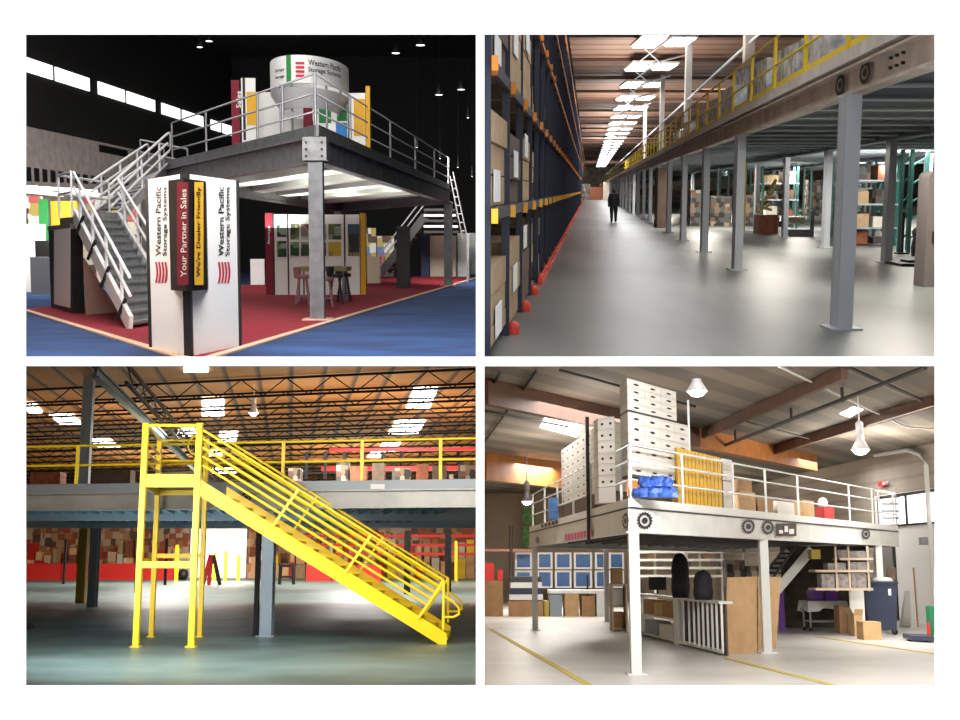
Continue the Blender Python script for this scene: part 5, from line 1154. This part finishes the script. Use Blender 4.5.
# under the deck
def on2(A, B, px): return zz(P.on(px, P.yh, A, B), 0)
D0, D1 = P.fl(638, 635), P.fl(722, 656); cn = (D1 - D0).normalized(); cb = V((cn.y, -cn.x, 0)); cb = cb if cb.y > 0 else -cb
ct = thing('white_counter', D0, 'white counter with open shelves at left and vertical slats at right under the mezzanine', 'counter')
MB().prism([D0 + cb * -.03, D1 + cb * -.03, D1 + cb * .3, D0 + cb * .3], 1.19, 1.25).build('counter_top', 'white_steel', ct)
m1 = on2(D0, D1, 672); m2 = on2(D0, D1, 677)
for z in (.06, .62): MB().prism([D0, m1, m1 + cb * .5, D0 + cb * .5], z, z + .05).build('shelf', 'white_steel', ct)
MB().prism([m1, m2, m2 + cb * .5, m1 + cb * .5], 0, 1.19).build('divider', 'white_steel', ct); MB().prism([D0, D0 + cn * .08, D0 + cn * .08 + cb * .5, D0 + cb * .5], 0, 1.19).build('side_panel', 'white_steel', ct)
MB().prism([m2, D1, D1 + cb * .05, m2 + cb * .05], .05, .14).build('bottom_rail', 'white_steel', ct)
for x in (682, 687.5, 692.5, 697, 701.5, 706, 710.5, 715, 720): q = on2(D0, D1, x); MB().bar(zz(q, .1), zz(q, 1.19), .05, .05, (0, 1, 0)).build('slat', 'white_steel', ct)
MB().prism([m2 + cb * .12, D1 + cb * .12, D1 + cb * .16, m2 + cb * .16], .0, 1.19).build('back_panel', 'carton_dark', ct)
for x0, x1, z0, z1, m_, lab in ((641, 650, .67, 1.1, 'kraft', 'left on the upper counter shelf'), (651, 660, .67, 1.05, 'kraft_light', 'in the middle of the upper counter shelf'), (661, 670, .67, 1.1, 'kraft', 'right on the upper counter shelf'), (642, 654, .11, .5, 'grey_bin', 'left on the lower counter shelf'), (656, 669, .11, .45, 'file_lid', 'right on the lower counter shelf')):
    a, b = on2(D0, D1, x0), on2(D0, D1, x1); MB().prism([a + cb * .05, b + cb * .05, b + cb * .45, a + cb * .45], z0, z1).build('storage_box', m_, None, 'storage box standing %s' % lab, 'box')
def bag(x0, x1, yt, zb, q0, lab, m='dark_bag', nm='black_bag', cat='bag'):
    r_ = (P.at(x1, 567, q0.y).x - P.at(x0, 567, q0.y).x) / 2; H = P.at(x0, yt, q0.y).z - zb
    return MB().lathe(V((P.at((x0 + x1) / 2, 567, q0.y).x, q0.y, zb)), [(0, 0), (r_ * .9, .0), (r_ * 1.05, H * .22), (r_ * .95, H * .5), (r_ * .98, H * .66), (r_ * .8, H * .86), (r_ * .45, H * .97), (0, H)], 14).build(nm, m, None, lab, cat)
bag(671, 689, 553, 1.25, on2(D0, D1, 680) + cb * .3, 'tall black bag standing on the white counter')
bag(693, 712, 570, 1.25, on2(D0, D1, 702) + cb * .3, 'lower black bag at the right end of the white counter')
q = on2(D0, D1, 647) + cb * .3; mo = thing('monitor', zz(q, 1.25), 'black monitor at the left end of the white counter', 'monitor')
MB().box(zz(q, 1.38), .52, .05, .38).build('screen', 'black', mo); MB().box(zz(q, 1.25), .2, .16, .02).build('base', 'black', mo); MB().box(zz(q, 1.26), .05, .05, .15).build('neck', 'black', mo)
def stand4(nm, x0, x1, yt, yb, m, lab, cat, dep=.5, par=None, Y=None, z0=0):
    a = P.fl(x0, yb); b = P.fl(x1, yb)
    if Y: a, b = zz(P.at(x0, 567, Y), 0), zz(P.at(x1, 567, Y), 0)
    return MB().prism([a, b, b + V((0, dep, 0)), a + V((0, dep, 0))], z0, P.at(x0, yt, a.y).z).build(nm, m, par, lab, cat)
su = thing('shelf_unit', P.fl(618, 631), 'low open shelf unit with brown boxes beside the inner mezzanine column', 'shelf')
aS, bS = P.fl(612, 631), P.fl(626, 631)
for z in (.03, .75, 1.45): MB().prism([aS, bS, bS + V((0, .8, 0)), aS + V((0, .8, 0))], z, z + .06).build('shelf', 'wood_shelf', su)
for q in (aS, bS): MB().box(q, .05, .8, 1.5).build('side_panel', 'wood_shelf', su)
for z, m_, lab in ((.1, 'kraft', 'lower'), (.82, 'file_lid', 'middle'), (1.52, 'kraft', 'top')): MB().prism([aS + V((.06, .1, 0)), bS + V((-.06, .1, 0)), bS + V((-.06, .7, 0)), aS + V((.06, .7, 0))], z, z + .5).build('storage_box', m_, None, 'box on the %s board of the low shelf by the inner column' % lab, 'box')
# bright shelves behind the counter
mat('shade_dark', (.045, .035, .025), .9, noise=.5, nscale=2)  # tone of the sheet added as shade under the deck
bs = thing('back_shelving', P.fl(640, 606), 'white lit shelving far behind the white counter', 'shelving')
for k in range(4): MB().bar(P.at(636, 552 + k * 8, 60), P.at(722, 552 + k * 8, 60), .8, .12).build('shelf', 'white_steel', bs)
for x in (636, 655, 676, 700, 722): MB().box(zz(P.at(x, 567, 60), 0), .12, .12, 3.0).build('upright', 'white_steel', bs)
for k in range(9):
    x = 638 + k * 9.2; y = 552 + (k % 3) * 8; q = P.at(x, y - .5, 60); MB().box(P.at(x + 3, y - .8, 60) + V((0, 0, .02)), .34, .4, .24).build('shelf_item', ['dark_bag', 'kraft', 'basket'][k % 3], None, 'small item on the white lit shelving far behind the counter', 'item', 'items on the lit shelving')
# cardboard sheets
a, b = P.fl(725.5, 654.5), P.fl(757, 652); MB().hexa([a, b, b + V((0, .06, 0)), a + V((0, .06, 0)), P.at(727, 577.5, a.y + .5), P.at(757, 576.5, b.y + .5), P.at(757, 576.5, b.y + .56), P.at(727, 577.5, a.y + .56)]).build('cardboard_sheet', 'kraft_light', None, 'broad tall cardboard sheet leaning left of the middle white column', 'cardboard')
a, b = P.fl(758, 651), P.fl(776, 649); MB().hexa([a, b, b + V((0, .06, 0)), a + V((0, .06, 0)), P.at(758, 576.5, a.y + .5), P.at(781, 577, b.y + .5), P.at(781, 577, b.y + .56), P.at(758, 576.5, a.y + .56)]).build('cardboard_sheet', 'kraft_light', None, 'narrower cardboard sheet leaning right of the middle white column', 'cardboard')
# clutter on and behind them, and a dark sheet added as shade
for x0, x1, yt, Y, m_, lab in ((727, 745, 560, 34, 'clutter', 'dark equipment behind the top of the broad cardboard sheet'), (746, 760, 566, 34, 'clutter', 'dark equipment just left of the middle white column'), (785, 869, 546, 42, 'shade_dark', 'added dark brown sheet standing for shade behind the cloth covered table'), (837, 850, 606, 33, 'kraft', 'brown panel right of the cloth covered table')):  # the dark sheet is added in place of shade, no wall there
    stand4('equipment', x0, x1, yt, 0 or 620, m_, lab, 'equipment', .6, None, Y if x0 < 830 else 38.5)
# white stair under the deck
ws = thing('workshop_stair', zz(P.at(770, 567, 38), 0), 'white stair with dark treads rising to the right beneath the mezzanine', 'stair')
A0_, A1_ = P.at(772, 596, 38), P.at(812, 549, 38); A0_.z = max(A0_.z, .4)
flight(ws, A0_, A1_, A0_ + V((0, 3, 0)), A1_ + V((0, 3, 0)), 9, 'white_steel', 'dark_bag', .28, .08, .3, .06)
for h in (.5, .9): MB().tube([A0_ + V((0, 0, h)), A1_ + V((-.5, 0, h - .42))], .04).build('handrail', 'under_dark', ws)
MB().box(zz(A0_, 0), .1, .1, A0_.z).build('foot', 'white_steel', ws)
st_ = stand4('yellow_tub', 812, 821, 549.5, 559, 'tape_yellow', 'small yellow box near the top of the workshop stair', 'box', .4, None, 37, P.at(812, 559, 37).z)
# right shelving
sv = thing('tool_shelving', P.fl(843, 618), 'wooden shelving with baskets under the right part of the white mezzanine', 'shelving'); YS_ = 37
for y in (559, 571, 589): MB().bar(P.at(812 if y > 560 else 836, y, YS_), P.at(869, y, YS_), .8, .07).build('shelf', 'wood_shelf', sv)
for x in (836, 849, 868): MB().box(zz(P.at(x, 567, YS_ - .3), 1.33), .06, .06, 1.35).build('upright', 'wood_shelf', sv)
for x0, x1, y0, y1, n_ in ((838, 847, 550, 558, 'top left'), (850, 866, 551, 558, 'top right'), (822, 835, 574, 588, 'lowest left'), (837, 849, 574, 588, 'lowest middle'), (852, 867, 573, 588, 'lowest right'), (851, 867, 562, 570, 'middle right'), (828, 846, 563, 570, 'middle left')):
    a, b = P.at(x0, y1, YS_ - .3), P.at(x1, y1, YS_ - .3); MB().prism([zz(a, 0), zz(b, 0), zz(b, 0) + V((0, .5, 0)), zz(a, 0) + V((0, .5, 0))], P.at(x0, {558: 559, 588: 589, 570: 571}[y1], YS_).z + .04, P.at(x0, y0, YS_).z).build('basket', 'basket', None, 'grey basket on the wooden shelving, %s' % n_, 'basket')
wt = thing('work_table', P.fl(860, 628), 'white topped side table with a white end panel beside the brown open carton', 'table')
a, b = P.fl(846, 634), P.fl(866, 634); MB().prism([a + V((-.3, 0, 0)), b, b + V((0, 1.0, 0)), a + V((-.3, 1, 0))], 1.33, 1.39).build('tabletop', 'white_steel', wt); MB().prism([P.fl(851.5, 634), b, b + V((0, .06, 0)), P.fl(851.5, 634) + V((0, .06, 0))], 0, 1.33).build('end_panel', 'wall_white', wt)
# cloth covered table
tt = thing('trolley_table', P.fl(825, 632), 'small trolley table under a white cloth with purple tubs on it', 'table')
q = P.fl(824, 631); wx = P.at(842, 567, q.y).x - P.at(806, 567, q.y).x; zt = P.at(824, 601, q.y).z
MB().box(zz(q, zt - .05), wx, 1.0, .04).build('tabletop', 'white_steel', tt)
for dx in (-.45, .45):
    for dy_ in (-.4, .4): l = MB().bar(q + V((dx * wx, dy_, .1)), q + V((dx * wx, dy_, zt - .05)), .05, .05, (0, 1, 0)).build('leg', 'rail_grey', tt); MB().lathe(q + V((dx * wx, dy_ - .03, .06)), [(0, 0), (.06, 0), (.06, .05), (0, .05)], 10, (0, 1, 0)).build('caster', 'black', l)
MB().box(zz(q, .3), wx * .95, .9, .04).build('lower_shelf', 'rail_grey', tt)
b = MB(); n = 28; top = []; bot = []
for k in range(n):
    t = k / n * 4; s_ = int(t); f_ = t - s_; cs = [(-1, -1), (1, -1), (1, 1), (-1, 1)]; x_ = cs[s_][0] + (cs[(s_ + 1) % 4][0] - cs[s_][0]) * f_; y_ = cs[s_][1] + (cs[(s_ + 1) % 4][1] - cs[s_][1]) * f_
    top.append(q + V((x_ * wx * .53, y_ * .56, zt + .01))); c_ = max(0, abs(x_) + abs(y_) - 1.2); bot.append(q + V((x_ * wx * (.56 + .03 * (k % 2)), y_ * .6, zt - .16 - .22 * c_ - .05 * (k % 3))))
b.add(top + bot, [[k, (k + 1) % n, n + (k + 1) % n, n + k] for k in range(n)] + [list(range(n))], False); b.build('table_cloth', 'cloth_white', None, 'white cloth draped over the small trolley table under the deck', 'cloth')
for x0, x1, yt, nm in ((807, 820, 590, 'left'), (821, 834, 589, 'right')):
    a, b_ = P.at(x0, 567, q.y), P.at(x1, 567, q.y); MB().prism([zz(a, 0) + V((0, -.3, 0)), zz(b_, 0) + V((0, -.3, 0)), zz(b_, 0) + V((0, .2, 0)), zz(a, 0) + V((0, .2, 0))], zt + .02, P.at(x0, yt, q.y).z).build('purple_tub', 'purple', None, '%s purple tub on the cloth covered trolley table' % nm, 'tub')
bag(823, 829, 582, P.at(820, 589, q.y).z, q, 'small pink bundle on the right purple tub', 'pink_print', 'pink_bundle', 'bundle')
bag(799, 808, 606, .0, P.fl(803, 626), 'dark bag on the floor left of the cloth covered trolley table')
stand4('purple_banner', 780, 785.5, 588, 632, 'purple', 'narrow purple board behind the cardboard sheets', 'board', .1)
stand4('white_stand', 797, 804, 588, 624, 'cloth_white', 'narrow white stand left of the cloth covered trolley table', 'stand', .2)
# blue cart
bc = thing('blue_cart', P.fl(884, 632), 'large dark blue wheeled cart beside the brown carton at the right column', 'cart')
a, b = P.fl(867, 634), P.fl(899, 635); zt = P.at(884, 584, a.y).z; du = b - a
MB().hexa([zz(a + du * .08, .14), zz(b - du * .06, .14), zz(b - du * .06 + V((0, .75, 0)), .14), zz(a + du * .08 + V((0, .75, 0)), .14), zz(a - du * .04, zt), zz(b + du * .03, zt), zz(b + du * .03 + V((0, .8, 0)), zt), zz(a - du * .04 + V((0, .8, 0)), zt)]).build('body', 'cart_blue', bc)
MB().prism([a - du * .07 + V((0, -.05, 0)), b + du * .05 + V((0, -.05, 0)), b + du * .05 + V((0, .85, 0)), a - du * .07 + V((0, .85, 0))], zt, zt + .07).build('rim', 'cart_blue', bc)
for t in (.15, .88): q = lerp(a, b, t); MB().lathe(q + V((0, -.02, .09)), [(0, 0), (.09, 0), (.09, .08), (0, .08)], 14, (0, 1, 0)).build('wheel', 'black', bc)
q = lerp(a, b, .72); MB().quadpanel(zz(q, zt - .34) + V((0, -.06, 0)), zz(q, zt - .34) + V((.09, -.06, 0)), zz(q, zt - .14) + V((.09, -.06, 0)), zz(q, zt - .14) + V((0, -.06, 0)), .01).build('white_tag', 'white', bc)
def carton4(x0, x1, yt, yb, m, lab, flaps=False):
    a, b = P.fl(x0, yb), P.fl(x1, yb); t = thing('carton', a, lab, 'carton'); z1 = P.at(x0, yt, a.y).z
    MB().prism([a, b, b + V((.05, .8, 0)), a + V((.05, .8, 0))], 0, z1).build('body', m, t)
    if flaps:
        MB().quadpanel(zz(a, z1), zz(b, z1), zz(b, z1 + .18) + V((0, -.1, 0)), zz(a, z1 + .18) + V((0, -.1, 0)), .01).build('flap', 'kraft_light', t)
        MB().quadpanel(zz(a, z1), zz(a, z1) + V((0, .8, 0)), zz(a, z1 + .2) + V((-.1, .8, 0)), zz(a, z1 + .2) + V((-.1, 0, 0)), .01).build('flap', 'kraft_light', t)
carton4(864, 882, 622, 640, 'kraft_light', 'closed brown carton on the floor in front of the blue cart'); carton4(855, 863.5, 615, 636.5, 'kraft_light', 'open brown carton with raised flaps behind the closed carton', True)
bag(871, 893, 577, zt + .07, lerp(a, b, .4) + V((0, .3, 0)), 'white crumpled sheet lying on the dark blue cart', 'cloth_white', 'crumpled_sheet', 'sheet')
bag(886, 896, 566, zt + .07, lerp(a, b, .75) + V((0, .4, 0)), 'dark bundle on the right side of the dark blue cart', 'carton_dark', 'dark_bundle', 'bundle')
# right edge
MB().hexa([P.fl(903, 627), P.fl(911, 627), P.fl(911, 627) + V((0, .4, 0)), P.fl(903, 627) + V((0, .4, 0)), P.at(905, 591, 40), P.at(910, 591, 40), P.at(910, 591, 40.4), P.at(905, 591, 40.4)]).build('white_board', 'wall_white', None, 'white board standing against the wall right of the blue cart', 'board')
MB().bar(P.fl(918, 627), P.at(913.5, 568, 41.5), .06, .06).build('wooden_pole', 'kraft', None, 'thin wooden pole leaning on the white wall at the right', 'pole')
sc = thing('platform_scale', P.fl(924, 643), 'black platform scale with a green post at the right edge of the floor', 'scale')
a, b = P.fl(912, 642), P.fl(936, 643); MB().prism([a, b, b + V((.3, 1.3, 0)), a + V((.2, 1.3, 0))], .04, .17).build('platform', 'cart_blue', sc)
MB().box(zz(b + V((.2, .8, 0)), .17), .16, .3, .8).build('post', mat('machine_green', (.02, .18, .09), .5), sc); 
MB().box(b + V((-.1, .5, 0)), .1, .1, .04).build('foot', 'black', sc); MB().box(a + V((.1, .5, 0)), .1, .1, .04).build('foot', 'black', sc)
MB().box(b + V((.0, .5, .17)), .05, .12, .35).build('knob', 'exit_red', sc)
MB().box(rwp(924, 545, .35), .25, .3, .28).build('wall_lamp', 'rail_grey', None, 'grey round fixture on the white duct at the right', 'fixture')
# left back area
for r_ in range(2):
    for k, (x0, x1) in enumerate([(515, 532), (537, 552.5), (555, 571.5), (574, 592), (595, 607), (609, 624)]):
        y0, y1 = (552.5, 569) if r_ == 0 else (570.5, 588); Y = 69
        w_ = thing('framed_sheet', P.at((x0 + x1) / 2, y1, Y), 'blue framed panel at the back wall, %s row, %s from the left' % (['upper', 'lower'][r_], ['first', 'second', 'third', 'fourth', 'fifth', 'sixth'][k]), 'panel', 'blue framed panels at the back wall')
        a, b = P.at(x0, y1, Y), P.at(x1, y0, Y); MB().prism([zz(a, 0), zz(b, 0), zz(b, 0) + V((0, .1, 0)), zz(a, 0) + V((0, .1, 0))], a.z, b.z).build('frame', 'wall_white', w_)
        MB().prism([zz(a, 0) + V((.12, -.03, 0)), zz(b, 0) + V((-.12, -.03, 0)), zz(b, 0) + V((-.12, 0, 0)), zz(a, 0) + V((.12, 0, 0))], a.z + .1, b.z - .1).build('panel', 'blue_panel', w_)
for k, (x0, x1, y0, y1) in enumerate([(523, 529, 508, 524), (530, 536, 508, 524), (523, 529, 526, 546), (530, 536, 526, 546)]):
    a, b = P.at(x0, y1, 72), P.at(x1, y0, 72); MB().prism([zz(a, 0), zz(b, 0), zz(b, 0) + V((0, .08, 0)), zz(a, 0) + V((0, .08, 0))], a.z, b.z).build('green_poster', 'poster_green2', None, 'green poster on the beige back wall, %s of the four' % ['upper left', 'upper right', 'lower left', 'lower right'][k], 'poster')
MB().bar(P.at(484, 550, 68), P.at(533, 550.5, 68), .15, .15).build('wall_rail', mat('dull_pink', (.5, .25, .2), .7), None, 'pinkish rail running along the beige back wall at the far left', 'rail')
MB().tube([zz(P.at(511, 567, 68), 0), P.at(511, 526, 68)], .12).build('standpipe', 'carton_dark', None, 'brown standpipe at the far left in front of the beige wall', 'pipe')
def stk(nm, x0, x1, yt, yb, m, lab, cat='box', z0=None): 
    a, b = P.fl(x0, 616.5), P.fl(x1, 616.5); zb = 0 if z0 is None else P.at(x0, yb, a.y).z
    return MB().prism([a, b, b + V((0, 1.2, 0)), a + V((0, 1.2, 0))], zb, P.at(x0, yt, a.y).z).build(nm, m, None, lab, cat)
stk('crate', 484.6, 503, 581, 616, 'kraft', 'large brown crate at the far left edge of the workshop', 'crate')
stk('carton', 509, 543, 601, 616, 'kraft', 'wide brown carton carrying flat white boxes at the left')
for k in range(4): stk('flat_box', 509.5 + k * .6, 543 - k * .4, 576.5 + (3 - k) * 6, 582 + (3 - k) * 6, ['cloth_white', 'cart_blue', 'cloth_white', 'under_dark'][k], 'flat box on the wide brown carton, %s of four' % ['bottom', 'second', 'third', 'top'][k], 'box', 1)
stk('yellow_can', 544.5, 549, 601, 612, 'tape_yellow', 'small yellow can right of the wide brown carton', 'can'); stk('grey_bin', 550, 562, 594.5, 612, 'grey_bin', 'blue grey bin behind the left rear mezzanine column', 'bin')
stk('carton', 565, 579, 594, 612, 'kraft_light', 'brown carton left of the orange hand truck'); stk('carton', 582, 595, 596, 612, 'kraft', 'brown carton right of the orange hand truck')
ht = thing('hand_truck', P.fl(589, 612), 'orange hand truck with black mast among the far brown cartons', 'hand truck'); q = P.fl(588.5, 614)
MB().box(q + V((0, 0, .03)), .7, .9, .08).build('forks', 'glulam_orange', ht); MB().box(q + V((.0, .3, .1)), .08, .08, 1.6).build('mast', 'black', ht)
stk('white_sign_box', 597, 606, 593, 610, 'cloth_white', 'white box beside the far brown cartons'); stk('long_carton', 549, 612, 590, 593.5, 'cloth_white', 'long flat white carton lying across the far brown cartons', 'carton', 1)
for x0, x1, y0, y1, m_, lab in ((485, 494, 563, 580.5, 'exit_red', 'red box standing on the large brown crate'), (498, 503, 570, 580.5, 'exit_red', 'small red box at the right edge of the large brown crate')): stk('red_box', x0, x1, y0, y1, m_, lab, 'box', 1)
# light
lamp_area('workshop_light', (10, 22, 5.2), 3.0, 200, (1, .98, .95), (math.radians(35), 0, 0), size_y=2)
lamp_area('workshop_light', (4, 32, 6.2), 5, 1000, (1, .97, .92)); lamp_area('workshop_light', (13, 33, 6.2), 5, 800, (1, .98, .95)); lamp_area('workshop_light', (2.4, 50, 6.2), 2.5, 600, (1, .97, .92))
lamp_area('workshop_light', (4, 58, 6.2), 5, 1600, (1, .96, .9)); lamp_area('workshop_light', (13.5, 48, 6.2), 3, 300, (1, .98, .95))
for X, Y in ((4, 40), (13, 40), (8, 56)): lamp_area('roof_wash', (X, Y, 4.4), 3, 420, (1, .93, .82), (math.pi, 0, 0))  # added upward washes that brighten the roof, no fixtures there
lamp_area('front_fill', (5.2, 19.0, 5.0), 5, 900, (1, .98, .95), (math.radians(72), 0, 0), size_y=.5)  # added front fill for the file boxes, unseen from behind
lamp_area('bench_fill', (11.2, 33.5, 2.6), 1.5, 90, (1, .95, .88), (math.radians(25), 0, 0))  # added fill to brighten the right side under the deck, no lamp there
lamp_area('bench_fill', (5.5, 37, 2.6), 1.2, 60, (1, .95, .88))  # added fill for the left side under the deck
for _o in bpy.data.objects:
    if '_loc' in _o: del _o['_loc']
print('objects', len(bpy.data.objects))
